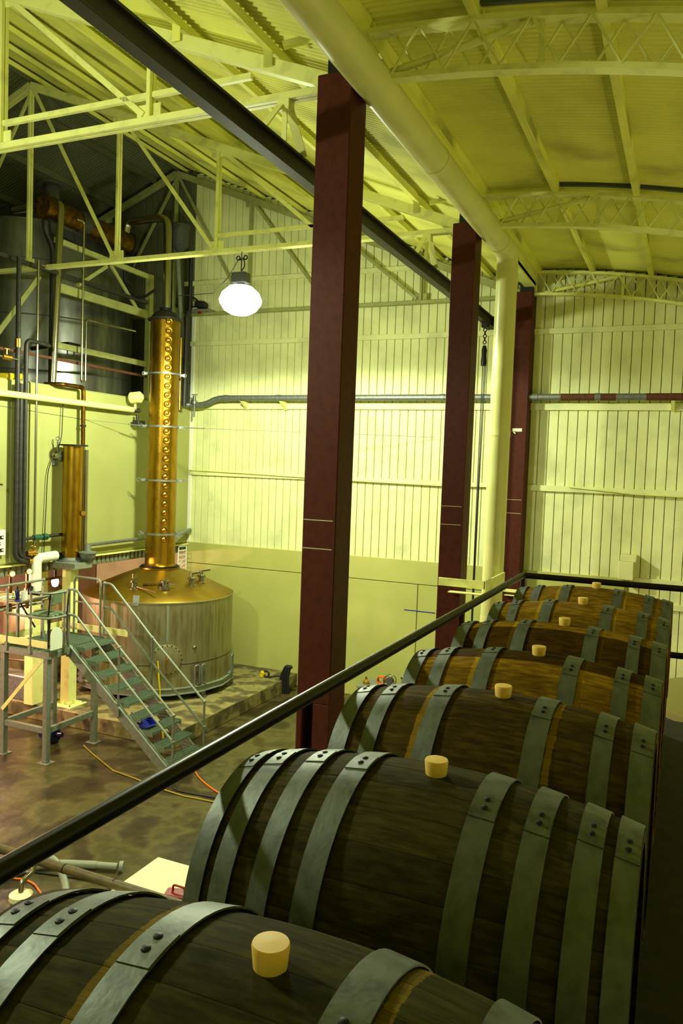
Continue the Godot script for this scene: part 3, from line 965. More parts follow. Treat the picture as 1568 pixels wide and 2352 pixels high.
	for b in [[6.41, 0.10], [5.38, 0.13], [4.32, 0.16], [3.26, 0.11]]:
		ring_band(t, b[0], 0.289, b[1])
	# vapour pipe from the column to the condenser
	st = mb()
	tube(st, rounded([C + Vector3(0.02, 7.68, 0), C + Vector3(0.0, 9.46, 0), C + Vector3(-0.98, 9.46, 0), C + Vector3(-1.02, 9.20, 0)], 0.22, 5), 0.075, 16)
	tag(obj("vapour_pipe", st, M.pipe_steel), "dull steel vapour pipe rising from the tall column and bending over to the condenser", "pipe")
	t = thing("condenser", "copper condenser drum slung high among the trusses beside the steel tank", "condenser")
	st = mb()
	drum(st, Vector3(-10.62, 9.08, -10.7), Vector3(-10.62, 9.06, -13.05), 0.20, 32, 0.02)
	obj("drum", st, M.copper_old, t)
	st = mb()
	rod(st, Vector3(-10.62, 9.08, -11.55), Vector3(-10.62, 9.08, -11.78), 0.212, 32)
	obj("strap", st, M.pipe_dark, t)
	st = mb()
	rod(st, Vector3(-10.62, 9.06, -13.0), Vector3(-10.62, 9.06, -13.10), 0.225, 32)
	obj("end_flange", st, M.iron, t)
	st = mb()
	tube(st, rounded([Vector3(-10.62, 8.88, -12.9), Vector3(-10.62, 8.2, -12.95), Vector3(-10.3, 7.9, -13.0), Vector3(-9.9, 8.1, -13.0)], 0.2, 4), 0.03, 8)
	obj("drain_hose", st, M.black, t)
	# small still on its post
	t = thing("copper_column", "short plain copper column fixed on top of the cream square post", "still", Vector3(-10.02, 0, -10.93))
	st = mb()
	lathe(st, [Vector2(0.178, 2.93), Vector2(0.178, 4.92)], 40)
	obj("column", st, M.copper, t)
	st = mb()
	lathe(st, [Vector2(0.0, 2.86), Vector2(0.24, 2.86), Vector2(0.24, 2.885), Vector2(0.20, 2.89), Vector2(0.19, 2.93), Vector2(0.178, 2.935)], 32)
	obj("bottom_flange", st, M.galv, t)
	st = mb()
	lathe(st, [Vector2(0.178, 4.91), Vector2(0.245, 4.91), Vector2(0.245, 4.935), Vector2(0.0, 4.94)], 32)
	obj("top_flange", st, M.iron, t)
	st = mb()
	lathe(st, [Vector2(0.0, -0.16), Vector2(0.05, -0.15), Vector2(0.13, -0.07), Vector2(0.14, 0.0), Vector2(0.16, 0.0), Vector2(0.16, 0.02), Vector2(0.06, 0.04), Vector2(0.05, 0.14), Vector2(0.0, 0.14)], 24, Transform3D(Basis.IDENTITY, Vector3(0.32, 3.02, -0.05)))
	rod(st, Vector3(0.16, 2.98, -0.03), Vector3(0.24, 2.98, -0.04), 0.03, 10)
	obj("spirit_bowl", st, M.galv, t)
	t = thing("support_post", "cream square post with a bolted base plate carrying the short copper column", "post", Vector3(-9.98, 0.28, -10.86))
	st = mb()
	span(st, Vector3(-0.10, 0.02, -0.10), Vector3(0.10, 2.52, 0.10), 0.01)
	obj("shaft", st, M.steel_cream, t)
	st = mb()
	span(st, Vector3(-0.24, 0.0, -0.22), Vector3(0.24, 0.02, 0.22), 0.003)
	obj("base_plate", st, M.steel_cream, t)
	for s in [[1, 0], [-1, 0], [0, 1], [0, -1]]:
		st = mb()
		var d := Vector3(s[0], 0, s[1])
		var x := Vector3(d.z, 0, d.x) * 0.005
		var tri0 := [d * 0.10 + Vector3(0, 0.02, 0), d * 0.18 + Vector3(0, 0.02, 0), d * 0.10 + Vector3(0, 0.12, 0)]
		hull(st, [[tri0[0] + x, tri0[1] + x, tri0[2] + x], [tri0[0] - x, tri0[1] - x, tri0[2] - x], [tri0[1] + x, tri0[2] + x, tri0[2] - x, tri0[1] - x]], d * 0.12 + Vector3(0, 0.05, 0))
		obj("gusset", st, M.steel_cream, t)
	for q in [[0.19, 0.17], [-0.19, 0.17], [0.19, -0.17], [-0.19, -0.17]]:
		st = mb()
		drum(st, Vector3(q[0], 0.02, q[1]), Vector3(q[0], 0.05, q[1]), 0.015, 6, 0.002)
		obj("bolt", st, M.galv, t)
	st = mb()
	span(st, Vector3(-0.24, 2.47, -0.22), Vector3(0.30, 2.58, 0.22), 0.006)
	obj("top_bracket", st, M.galv_paint, t)
	st = mb()
	span(st, Vector3(-10.64, 0.28, -10.80), Vector3(-10.43, 2.655, -10.46), 0.01)
	tag(obj("support_post", st, M.steel_cream), "broad plain cream post at the plinth's edge behind the platform legs", "post")
	pipes()
	tank()


func pipe_thing(label: String, pts: Array, r: float, m: Material, bend := 0.12, called := "pipe", n := 12) -> Node3D:
	var st := mb()
	tube(st, rounded(pts, bend, 5), r, n)
	return tag(obj(called, st, m), label, "pipe")


func pipes() -> void:
	pipe_thing("outermost of the three dark vertical pipes at the photo's left edge, nearest the frame", [Vector3(-10.22, 7.95, -9.82), Vector3(-10.22, 2.98, -9.82), Vector3(-10.22, 2.88, -10.12)], 0.040, M.pipe_dark)
	var p := pipe_thing("dark pipe that turns back over the wall top beside the left pipe bundle", [Vector3(-10.85, 6.62, -10.75), Vector3(-10.22, 6.62, -10.55), Vector3(-10.22, 6.64, -10.0), Vector3(-10.22, 2.9, -10.0)], 0.038, M.pipe_dark)
	p.set_meta("label", "dark pipe that bends over the wall top, right-hand pipe of the left bundle")
	pipe_thing("dark lagged pipe between the two outer pipes of the left bundle", [Vector3(-10.24, 5.9, -9.91), Vector3(-10.24, 3.02, -9.91), Vector3(-10.24, 2.93, -10.25)], 0.052, M.pipe_dark)
	pipe_thing("thin bright pipe hanging in front of the wall right of the dark pipe bundle", [Vector3(-10.22, 8.0, -10.24), Vector3(-10.22, 2.9, -10.24)], 0.021, M.pipe_steel)
	pipe_thing("fine cord-like conduit down the cream wall left of the short copper column", [Vector3(-10.30, 5.7, -10.95), Vector3(-10.30, 4.95, -10.93), Vector3(-10.31, 4.55, -10.62), Vector3(-10.31, 2.9, -10.55)], 0.009, M.pipe_dark, 0.3)
	var big := thing("steam_pipe", "fat polished steel pipe dropping from the roof to the short copper column", "pipe")
	var st := mb()
	tube(st, rounded([Vector3(-11.55, 9.18, -10.96), Vector3(-10.43, 9.22, -10.96), Vector3(-10.46, 4.98, -10.80), Vector3(-10.42, 4.72, -10.80), Vector3(-10.17, 4.72, -10.86)], 0.16, 6), 0.066, 20)
	obj("pipe", st, M.pipe_steel, big)
	st = mb()
	drum(st, Vector3(-10.25, 4.72, -10.84), Vector3(-10.19, 4.72, -10.86), 0.095, 20)
	rod(st, Vector3(-10.36, 4.66, -10.81), Vector3(-10.36, 4.56, -10.81), 0.05, 12)
	obj("joint", st, M.galv, big)
	st = mb()
	rod(st, Vector3(-10.455, 5.02, -10.80), Vector3(-10.455, 5.05, -10.80), 0.075, 20)
	obj("seam_ring", st, M.iron, big)
	st = mb()
	rod(st, Vector3(-10.26, 4.80, -10.80), Vector3(-10.24, 4.98, -10.78), 0.02, 8)
	torus(st, Transform3D(Basis.from_euler(Vector3(1.2, 0.3, 0)), Vector3(-10.235, 5.03, -10.77)), 0.035, 0.008, 12, 6)
	obj("valve_wheel", st, M.galv, big)
	st = mb()
	tube(st, rounded([Vector3(-10.72, 9.25, -10.9), Vector3(-10.72, 8.75, -10.9), Vector3(-10.66, 8.45, -11.05), Vector3(-10.66, 5.2, -11.05)], 0.12, 4), 0.07, 14)
	tag(obj("pipe", st, M.pipe_dark), "thick dark pipe running down behind the polished steam pipe", "pipe")
	st = mb()
	drum(st, Vector3(-10.70, 9.25, -11.0), Vector3(-10.70, 9.52, -11.0), 0.14, 24)
	drum(st, Vector3(-10.70, 9.52, -11.0), Vector3(-10.70, 9.58, -11.0), 0.27, 24)
	tag(obj("vent_cowl", st, M.pipe_dark), "dark round vent cowl at the head of the steam pipe", "vent")
	pipe_thing("thin looping pipe that dips in a narrow U before the steel tank", [Vector3(-10.3, 8.98, -11.2), Vector3(-10.3, 8.98, -11.4), Vector3(-10.3, 6.10, -11.4), Vector3(-10.3, 6.10, -11.50), Vector3(-10.3, 7.25, -11.50), Vector3(-10.3, 7.28, -12.9)], 0.021, M.pipe_steel, 0.05)
	var br := thing("copper_pipe", "tarnished copper pipe coming over the wall top and down beside the short column", "pipe")
	st = mb()
	tube(st, rounded([Vector3(-10.5, 5.98, -10.7), Vector3(-10.22, 5.99, -10.82), Vector3(-10.22, 5.99, -11.37), Vector3(-10.22, 2.80, -11.41)], 0.08, 5), 0.040, 14)
	obj("pipe", st, M.copper_old, br)
	st = mb()
	rod(st, Vector3(-10.22, 4.95, -11.385), Vector3(-10.22, 2.95, -11.405), 0.043, 14)
	obj("lower_length", st, M.pipe_steel, br)
	st = mb()
	rod(st, Vector3(-10.22, 5.28, -11.38), Vector3(-10.22, 5.31, -11.38), 0.055, 14)
	obj("collar", st, M.iron, br)
	var cr := thing("main_pipe", "cream horizontal pipe along the upper part of the left wall", "pipe")
	st = mb()
	rod(st, Vector3(-10.20, 5.70, -3.0), Vector3(-10.20, 5.70, -12.75), 0.055, 16)
	obj("pipe", st, M.steel_cream, cr)
	st = mb()
	rod(st, Vector3(-10.20, 5.70, -12.75), Vector3(-10.20, 5.70, -12.95), 0.045, 14)
	rod(st, Vector3(-10.20, 5.62, -12.9), Vector3(-10.20, 5.48, -12.9), 0.03, 10)
	box(st, Vector3(-10.2, 5.45, -12.95), Vector3(0.16, 0.10, 0.22), Basis.IDENTITY, 0.01)
	obj("end_valve", st, M.pipe_dark, cr)
	st = mb()
	drum(st, Vector3(-10.28, 5.93, -12.75), Vector3(-10.04, 5.96, -12.82), 0.115, 24, 0.03)
	lathe(st, [Vector2(0.04, 0.0), Vector2(0.06, 0.03)], 16, frame(Vector3(-10.05, 5.96, -12.82), Vector3(-9.9, 5.98, -12.86)))
	rod(st, Vector3(-10.18, 5.82, -12.8), Vector3(-10.18, 5.70, -12.8), 0.025, 8)
	tag(obj("cream_drum", st, M.steel_cream), "squat cream cylinder on the wall main just left of the tall column", "drum")
	pipe_thing("dark branch pipe with valve running level into the foot of the short copper column", [Vector3(-10.22, 3.30, -10.02), Vector3(-10.18, 3.33, -10.85)], 0.030, M.pipe_dark)
	st = mb()
	drum(st, Vector3(-10.2, 3.31, -10.20), Vector3(-10.2, 3.31, -10.38), 0.052, 12)
	drum(st, Vector3(-10.2, 3.31, -10.42), Vector3(-10.2, 3.31, -10.50), 0.06, 12)
	rod(st, Vector3(-10.2, 3.31, -10.46), Vector3(-10.1, 3.31, -10.46), 0.02, 8)
	tag(obj("valve", st, M.green), "green-handled valve on the level pipe left of the short copper column", "valve")
	for v in [[3.06, -10.16], [2.92, -10.20]]:
		st = mb()
		var c := Vector3(-10.18, v[0], v[1])
		drum(st, c + Vector3(0, 0, 0.12), c + Vector3(0, 0, -0.06), 0.045, 12)
		rod(st, c, c + Vector3(0.02, 0.10, 0), 0.018, 8)
		torus(st, Transform3D(Basis.from_euler(Vector3(0.2, 0, 0)), c + Vector3(0.02, 0.11, 0)), 0.045, 0.009, 14, 6)
		tag(obj("valve", st, M.brass), "upper brass wheel valve beside the dark pipe bundle" if v[0] > 3.0 else "lower brass wheel valve at the foot of the dark pipe bundle", "valve")
	var wp := thing("lagged_pipe", "fat white lagged pipe with a square elbow beside the short copper column", "pipe")
	st = mb()
	tube(st, rounded([Vector3(-10.14, 2.40, -10.22), Vector3(-10.14, 2.96, -10.22), Vector3(-10.14, 2.97, -10.66)], 0.05, 1), 0.085, 22)
	obj("lagging", st, M.plastic_white, wp)
	st = mb()
	drum(st, Vector3(-10.14, 2.97, -10.64), Vector3(-10.14, 2.97, -10.70), 0.06, 18)
	drum(st, Vector3(-10.10, 2.92, -10.74), Vector3(-10.10, 2.92, -10.80), 0.10, 18)
	obj("end_coupling", st, M.black, wp)
	pipe_thing("steel pipe along the foot of the left wall between the two copper columns", [Vector3(-10.22, 3.08, -11.42), Vector3(-10.22, 3.10, -13.35)], 0.032, M.galv)
	pipe_thing("slim steel stand pipe close beside the short copper column", [Vector3(-9.86, 4.85, -11.08), Vector3(-9.86, 2.95, -11.08)], 0.035, M.pipe_steel)
	st = mb()
	drum(st, Vector3(-9.86, 3.72, -11.0), Vector3(-9.80, 3.72, -10.96), 0.045, 14)
	rod(st, Vector3(-9.86, 3.74, -11.02), Vector3(-9.98, 3.70, -10.98), 0.012, 8)
	tag(obj("dial_gauge", st, M.brass), "little brass dial gauge halfway up the short copper column", "gauge")
	# platform stub with pipe right of the column foot
	pipe_thing("slanting steel pipe stub on the corner wall right of the column foot", [Vector3(-9.55, 3.12, -13.4), Vector3(-10.0, 3.15, -14.1), Vector3(-10.25, 3.17, -14.9)], 0.05, M.galv_paint, 0.1)
	# pipes by the corner above
	pipe_thing("black cable-like pipe dropping down the corner behind the tall column", [Vector3(-10.05, 9.2, -14.4), Vector3(-10.12, 8.4, -14.5), Vector3(-10.18, 7.2, -14.55), Vector3(-10.16, 6.9, -14.5)], 0.045, M.black, 0.3)
	pipe_thing("dark downpipe close right of the tall copper column", [Vector3(-10.05, 7.9, -14.3), Vector3(-9.98, 7.85, -14.2), Vector3(-10.0, 5.9, -14.2)], 0.05, M.pipe_dark)
	pipe_thing("bright slim pipe along the right edge of the tall copper column", [Vector3(-9.52, 7.2, -13.36), Vector3(-9.52, 5.75, -13.36)], 0.022, M.brass)
	pipe_thing("pale bracket pole behind the tall column, below the grey hopper", [Vector3(-10.52, 9.3, -14.55), Vector3(-10.30, 7.0, -14.55)], 0.05, M.galv_paint)
	st = mb()
	lathe(st, [Vector2(0.0, 9.22), Vector2(0.05, 9.25), Vector2(0.19, 9.40), Vector2(0.20, 9.78), Vector2(0.22, 9.80), Vector2(0.22, 9.84), Vector2(0.05, 9.93), Vector2(0.0, 9.93)], 8, Transform3D(Basis.IDENTITY, Vector3(-10.42, 0, -14.5)))
	tag(obj("hopper", st, M.dark_grey), "grey hopper-shaped box fixed high in the corner under the gable", "hopper")
	st = mb()
	rod(st, Vector3(-10.20, 6.0, -14.62), Vector3(-10.20, 6.44, -14.62), 0.022, 8)
	drum(st, Vector3(-10.20, 6.44, -14.62), Vector3(-10.20, 6.49, -14.62), 0.05, 10)
	tag(obj("pipe_stub", st, M.black), "short black capped pipe stub standing at the end of the wall pipe", "pipe")
	st = mb()
	drum(st, Vector3(-10.05, 5.98, -14.66), Vector3(-10.05, 6.06, -14.66), 0.06, 12)
	drum(st, Vector3(-10.05, 6.06, -14.66), Vector3(-10.05, 6.17, -14.66), 0.035, 12)
	bar(st, Vector3(-10.12, 6.19, -14.66), Vector3(-9.98, 6.19, -14.66), 0.02, 0.02)
	rod(st, Vector3(-10.05, 6.0, -14.66), Vector3(-10.05, 5.7, -14.66), 0.02, 8)
	tag(obj("tap", st, M.galv), "grey tap with a cross handle on the end of the wall pipe", "tap")
	# guy wires and turnbuckles of the column
	st = mb()
	tube(st, [Vector3(-9.82, 5.38, -12.74), Vector3(-10.35, 5.42, -11.6), Vector3(-10.35, 5.55, -8.5)], 0.004, 5)
	rod(st, Vector3(-9.86, 5.38, -12.62), Vector3(-9.98, 5.39, -12.36), 0.012, 6)
	tag(obj("guy_wire", st, M.galv), "thin guy wire with turnbuckle stretched left from the tall column", "wire")
	st = mb()
	tube(st, [Vector3(-9.30, 5.38, -13.12), Vector3(-4.6, 5.36, -14.9)], 0.004, 5)
	rod(st, Vector3(-9.18, 5.38, -13.17), Vector3(-8.85, 5.38, -13.29), 0.012, 6)
	tag(obj("guy_wire", st, M.galv), "thin guy wire with turnbuckle stretched right from the tall column", "wire")


func tank() -> void:
	var t := thing("steel_tank", "huge stainless storage tank standing behind the low left wall", "tank", Vector3(-12.85, 2.86, -12.95))
	var st := mb()
	lathe(st, [Vector2(1.86, 0.0), Vector2(1.90, 0.03), Vector2(1.90, 6.35), Vector2(1.60, 6.62), Vector2(0.8, 6.80), Vector2(0, 6.85)], 80)
	obj("shell", st, M.tank, t)
	for y in [3.50, 4.55, 5.6]:
		st = mb()
		lathe(st, [Vector2(1.90, y - 0.012), Vector2(1.908, y), Vector2(1.90, y + 0.012)], 80)
		obj("weld_seam", st, M.dark_grey, t)
	for b in [  # the cream beams carry the dim light up here in their colour
		["dark round bar crossing high before the steel tank", Vector3(-10.42, 7.95, -5.0), Vector3(-10.42, 7.95, -13.4), 0.07, 0.07, M.pipe_dark],
		["cream channel beam just under the dark bar before the tank", Vector3(-10.46, 7.72, -10.9), Vector3(-10.46, 7.72, -14.0), 0.06, 0.16, M.cream_shaded],
		["lower cream beam across the middle of the steel tank", Vector3(-10.46, 6.70, -10.95), Vector3(-10.46, 6.70, -14.0), 0.05, 0.11, M.cream_shaded],
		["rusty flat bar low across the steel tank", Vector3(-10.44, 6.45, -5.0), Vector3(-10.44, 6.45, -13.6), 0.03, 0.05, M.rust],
		["upper cream girder sloping past the copper condenser", Vector3(-10.5, 8.55, -10.9), Vector3(-10.46, 8.50, -13.5), 0.06, 0.10, M.cream_shaded],
	]:
		st = mb()
		bar(st, b[1], b[2], b[3], b[4], Vector3.UP, 0.004)
		tag(obj("frame_beam", st, b[5]), b[0], "beam")
	st = mb()
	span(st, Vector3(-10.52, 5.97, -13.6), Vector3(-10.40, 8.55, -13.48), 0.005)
	tag(obj("frame_post", st, M.cream_shaded), "short cream frame post standing on the left wall near the tall column", "post")
	st = mb()
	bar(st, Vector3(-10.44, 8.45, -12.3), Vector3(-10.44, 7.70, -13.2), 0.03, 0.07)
	tag(obj("frame_brace", st, M.cream_shaded), "cream diagonal brace falling right to the frame post", "brace")
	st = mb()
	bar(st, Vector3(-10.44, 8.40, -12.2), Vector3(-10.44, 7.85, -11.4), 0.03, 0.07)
	tag(obj("frame_brace", st, M.cream_shaded), "cream diagonal brace falling left below the copper condenser", "brace")
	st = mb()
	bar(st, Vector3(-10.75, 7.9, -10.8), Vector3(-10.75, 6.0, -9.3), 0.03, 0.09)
	tag(obj("frame_brace", st, M.cream_shaded), "long cream brace slanting across the left side of the tank", "brace")
	st = mb()
	span(st, Vector3(-10.62, 6.76, -11.5), Vector3(-10.42, 6.80, -11.2), 0.004)
	for z in [-11.25, -11.42]:
		rod(st, Vector3(-10.5, 6.56, z), Vector3(-10.5, 6.78, z), 0.012, 6)
	tag(obj("small_shelf", st, M.iron), "little dark shelf on two pegs by the looping pipe", "shelf")
	st = mb()
	box(st, Vector3(-10.55, 6.03, -9.95), Vector3(0.25, 0.10, 0.5), Basis.from_euler(Vector3(0.1, 0.3, 0)), 0.02)
	tag(obj("yellow_sack", st, M.yellow), "yellowish bundle lying on top of the left wall", "bundle")
	var tp := thing("tap_pipe", "short pipe with a brass tap reaching in at the left edge above the wall", "tap")
	st = mb()
	rod(st, Vector3(-10.2, 6.30, -9.0), Vector3(-10.2, 6.28, -9.80), 0.022, 10)
	obj("pipe", st, M.pipe_steel, tp)
	st = mb()
	drum(st, Vector3(-10.2, 6.29, -9.48), Vector3(-10.2, 6.29, -9.66), 0.045, 12)
	rod(st, Vector3(-10.2, 6.29, -9.57), Vector3(-10.2, 6.42, -9.57), 0.018, 8)
	bar(st, Vector3(-10.2, 6.42, -9.52), Vector3(-10.2, 6.42, -9.62), 0.02, 0.015)
	obj("tap_body", st, M.brass, tp)
	st = mb()
	lathe(st, [Vector2(0.055, 6.48), Vector2(0.055, 6.62)], 14, Transform3D(Basis.IDENTITY, Vector3(-10.22, 0, -9.82)))
	tag(obj("brass_union", st, M.brass), "yellow brass union on the outermost dark vertical pipe", "union")


# ---------------------------------------------------------------- platform and stairs
func grating(st: SurfaceTool, lo: Vector3, hi: Vector3, step_x: float, step_z: float, deep := 0.025) -> void:
	var nx := int((hi.x - lo.x) / step_x)
	for k in nx + 1:
		var x := lo.x + (hi.x - lo.x) * k / nx
		box(st, Vector3(x, lo.y - deep * 0.5, (lo.z + hi.z) * 0.5), Vector3(0.005, deep, hi.z - lo.z))
	var nz := int((hi.z - lo.z) / step_z)
	for k in nz + 1:
		var z := lo.z + (hi.z - lo.z) * k / nz
		box(st, Vector3((lo.x + hi.x) * 0.5, lo.y - deep * 0.4, z), Vector3(hi.x - lo.x, deep * 0.7, 0.006))


func ball(st: SurfaceTool, c: Vector3, r: float) -> void:
	var prof := []
	for i in 9:
		prof.append(Vector2(r * sin(PI * i / 8.0), -r * cos(PI * i / 8.0)))
	lathe(st, prof, 14, Transform3D(Basis.IDENTITY, c))


func build_platform() -> void:
	var t := thing("access_platform", "galvanised work platform on four legs with handrails beside the still", "platform")
	var g: Material = M.galv_paint
	for q in [[-8.80, -9.12], [-9.68, -9.12], [-8.80, -10.18], [-9.68, -10.18]]:
		var st := mb()
		span(st, Vector3(q[0] - 0.045, 0.012, q[1] - 0.045), Vector3(q[0] + 0.045, 1.68, q[1] + 0.045), 0.006)
		obj("leg", st, g, t)
		st = mb()
		span(st, Vector3(q[0] - 0.10, 0, q[1] - 0.09), Vector3(q[0] + 0.10, 0.012, q[1] + 0.09), 0.002)
		obj("foot_plate", st, g, t)
	for b in [[Vector3(-9.68, 0.50, -9.12), Vector3(-8.80, 0.50, -9.12)], [Vector3(-8.80, 0.50, -9.12), Vector3(-8.80, 0.50, -10.18)], [Vector3(-9.68, 0.50, -9.12), Vector3(-9.68, 0.50, -10.18)]]:
		var st := mb()
		bar(st, b[0], b[1], 0.06, 0.09, Vector3.UP, 0.005)
		obj("cross_bar", st, g, t)
	var st := mb()
	bar(st, Vector3(-8.86, 1.60, -9.06), Vector3(-9.66, 0.72, -9.06), 0.012, 0.06, Vector3.UP, 0.002)
	obj("diagonal_brace", st, M.steel_cream, t)
	for b in [[Vector3(-9.74, 1.68, -9.07), Vector3(-8.70, 1.68, -9.07)], [Vector3(-8.74, 1.68, -9.07), Vector3(-8.74, 1.68, -10.36)], [Vector3(-9.70, 1.68, -9.07), Vector3(-9.70, 1.68, -10.36)], [Vector3(-9.74, 1.68, -10.33), Vector3(-8.70, 1.68, -10.33)]]:
		st = mb()
		bar(st, b[0], b[1], 0.05, 0.10, Vector3.UP, 0.004)
		obj("frame_channel", st, g, t)
	st = mb()
	grating(st, Vector3(-9.70, 1.745, -10.34), Vector3(-8.72, 1.745, -9.06), 0.034, 0.10)
	obj("deck_grating", st, M.grate, t).set_meta("kind", "stuff")
	for b in [[Vector3(-9.76, 1.845, -9.05), Vector3(-8.74, 1.845, -9.05)], [Vector3(-9.71, 1.845, -9.05), Vector3(-9.71, 1.845, -10.36)], [Vector3(-9.72, 1.845, -10.37), Vector3(-8.30, 1.845, -10.37)]]:
		st = mb()
		bar(st, b[0], b[1], 0.008, 0.11, Vector3.UP, 0.002)
		obj("toe_board", st, M.steel_cream, t)
	for y in [2.63, 2.25]:
		st = mb()
		tube(st, rounded([Vector3(-9.08 if y > 2.5 else -9.56, y, -9.05), Vector3(-8.72, y, -9.05), Vector3(-8.72, y, -9.38)], 0.18, 6), 0.019, 10)
		ball(st, Vector3(-8.72, y, -9.38), 0.030)
		obj("guard_rail", st, g, t)
		st = mb()
		rod(st, Vector3(-9.71, y + 0.03, -8.7), Vector3(-9.71, y + 0.03, -9.95), 0.019, 10)
		ball(st, Vector3(-9.71, y + 0.03, -9.95), 0.030)
		obj("guard_rail", st, g, t)
	for q in [[-9.56, -9.05], [-8.72, -9.38], [-9.71, -9.95], [-9.08, -9.05]]:
		st = mb()
		rod(st, Vector3(q[0], 1.70, q[1]), Vector3(q[0], 2.64, q[1]), 0.018, 10)
		ball(st, Vector3(q[0], 2.25, q[1]), 0.028)
		box(st, Vector3(q[0], 1.74, q[1]), Vector3(0.06, 0.14, 0.06), Basis.IDENTITY, 0.006)
		obj("rail_post", st, g, t)
	st = mb()
	tube(st, rounded([Vector3(-9.40, 1.74, -10.33), Vector3(-9.40, 2.70, -10.33), Vector3(-8.84, 2.70, -10.33), Vector3(-8.84, 1.74, -10.33)], 0.10, 6), 0.019, 10)
	rod(st, Vector3(-9.40, 2.28, -10.33), Vector3(-8.84, 2.28, -10.33), 0.015, 8)
	obj("rear_hoop", st, g, t)
	# stairs
	t = thing("staircase", "galvanised stair of open grating treads with tube handrails, rising to the platform", "stairs")
	for z in [-9.55, -10.30]:
		st = mb()
		bar(st, Vector3(-8.74, 1.66, z), Vector3(-6.76, -0.06 + 0.06, z), 0.012, 0.20, Vector3.UP, 0.002)
		bar(st, Vector3(-8.74, 1.755, z + 0.02 * signf(z + 9.9)), Vector3(-6.76, 0.095, z + 0.02 * signf(z + 9.9)), 0.05, 0.008, Vector3.UP)
		obj("stringer", st, g, t)
	var tm := mb()
	grating(tm, Vector3(-0.12, 0.0, -0.36), Vector3(0.12, 0.0, 0.36), 0.034, 0.06, 0.03)
	box(tm, Vector3(0.12, -0.022, 0), Vector3(0.008, 0.045, 0.72))
	box(tm, Vector3(0, -0.04, 0.362), Vector3(0.24, 0.08, 0.006))
	box(tm, Vector3(0, -0.04, -0.362), Vector3(0.24, 0.08, 0.006))
	var tread := tm.commit()
	for k in 9:
		var o := hang("tread", tread, M.grate, t)
		o.position = Vector3(-8.60 + 0.222 * k, 1.745 - 0.186 * k, -9.925)
	for z in [-9.52, -10.33]:
		var posts := [[-8.76, 2.645, 1.60], [-7.77, 1.845, 0.80], [-6.75, 0.96, 0.0 if z > -10 else 0.02]]
		for q in posts:
			st = mb()
			rod(st, Vector3(q[0], q[2], z), Vector3(q[0], q[1], z), 0.018, 10)
			for d in [0.0, 0.40]:
				ball(st, Vector3(q[0], q[1] - d, z), 0.030)
			if q[2] < 0.1:
				drum(st, Vector3(q[0], 0, z), Vector3(q[0], 0.012, z), 0.06, 16, 0.002)
			else:
				box(st, Vector3(q[0], q[2] + 0.05, z), Vector3(0.07, 0.14, 0.05), Basis.IDENTITY, 0.006)
			obj("rail_post", st, g, t)
		for d in [0.0, 0.40]:
			st = mb()
			tube(st, rounded([Vector3(-8.76, 2.645 - d, z), Vector3(-8.62, 2.645 - d, z), Vector3(-7.77, 1.845 - d, z), Vector3(-6.75, 0.96 - d, z)], 0.12, 5), 0.019, 10)
			obj("handrail", st, g, t)
	# things on and about the platform
	t = thing("work_table", "small work table with a tilted grey leaf on the platform", "table")
	st = mb()
	span(st, Vector3(-10.6, 2.38, -9.80), Vector3(-9.46, 2.415, -9.16), 0.006)
	obj("tabletop", st, M.table, t)
	st = mb()
	box(st, Vector3(-9.27, 2.47, -9.42), Vector3(0.38, 0.02, 0.50), Basis.from_euler(Vector3(0.0, 0.0, 0.30)), 0.004)
	obj("leaf", st, M.grey_paint, t)
	st = mb()
	bar(st, Vector3(-9.46, 2.38, -9.22), Vector3(-9.16, 2.05, -9.22), 0.02, 0.02)
	obj("leaf_strut", st, M.iron, t)
	for q in [[-9.52, -9.22], [-9.52, -9.74], [-10.5, -9.22], [-10.5, -9.74]]:
		st = mb()
		span(st, Vector3(q[0] - 0.02, 1.745, q[1] - 0.02), Vector3(q[0] + 0.02, 2.38, q[1] + 0.02), 0.003)
		obj("leg", st, M.galv_paint, t)
	t = thing("work_chair", "tall black-framed chair with grey-green seat and back on the platform", "chair", Vector3(-9.06, 1.745, -9.42))
	st = mb()
	box(st, Vector3(-0.02, 0.50, 0.02), Vector3(0.44, 0.04, 0.40), Basis.from_euler(Vector3(0, 0.2, 0)), 0.012)
	obj("seat", st, M.seat, t)
	st = mb()
	box(st, Vector3(0.12, 0.76, -0.02), Vector3(0.05, 0.22, 0.34), Basis.from_euler(Vector3(0, 0.35, -0.15)), 0.02)
	obj("backrest", st, M.seat, t)
	for q in [[-0.22, 0.18, -0.01], [-0.18, -0.18, 0.0], [0.16, 0.18, 0.0], [0.20, -0.18, 0.0]]:
		st = mb()
		tube(st, [Vector3(q[0], 0.0, q[1]), Vector3(q[0] * 0.9, 0.5, q[1]), Vector3(q[0] * 0.9 + (0.04 if q[0] > 0 else 0.0), 0.86 if q[0] > 0 else 0.51, q[1])], 0.013, 8)
		obj("leg", st, M.black, t)
	st = mb()
	tube(st, rounded([Vector3(-0.05, 0.012, 0.18), Vector3(0.10, 0.03, 0.16), Vector3(0.20, 0.012, 0.10)], 0.05), 0.012, 8)
	obj("foot_bar", st, M.black, t)
	t = thing("bottle", "dark blue bottle standing on the platform's work table", "bottle", Vector3(-9.54, 2.415, -9.22))
	st = mb()
	lathe(st, [Vector2(0, 0), Vector2(0.036, 0), Vector2(0.038, 0.01), Vector2(0.038, 0.16), Vector2(0.018, 0.19), Vector2(0.016, 0.215)], 18)
	obj("body", st, M.navy, t)
	st = mb()
	lathe(st, [Vector2(0.018, 0.205), Vector2(0.019, 0.235), Vector2(0, 0.236)], 14)
	obj("cap", st, M.black, t)
	st = mb()
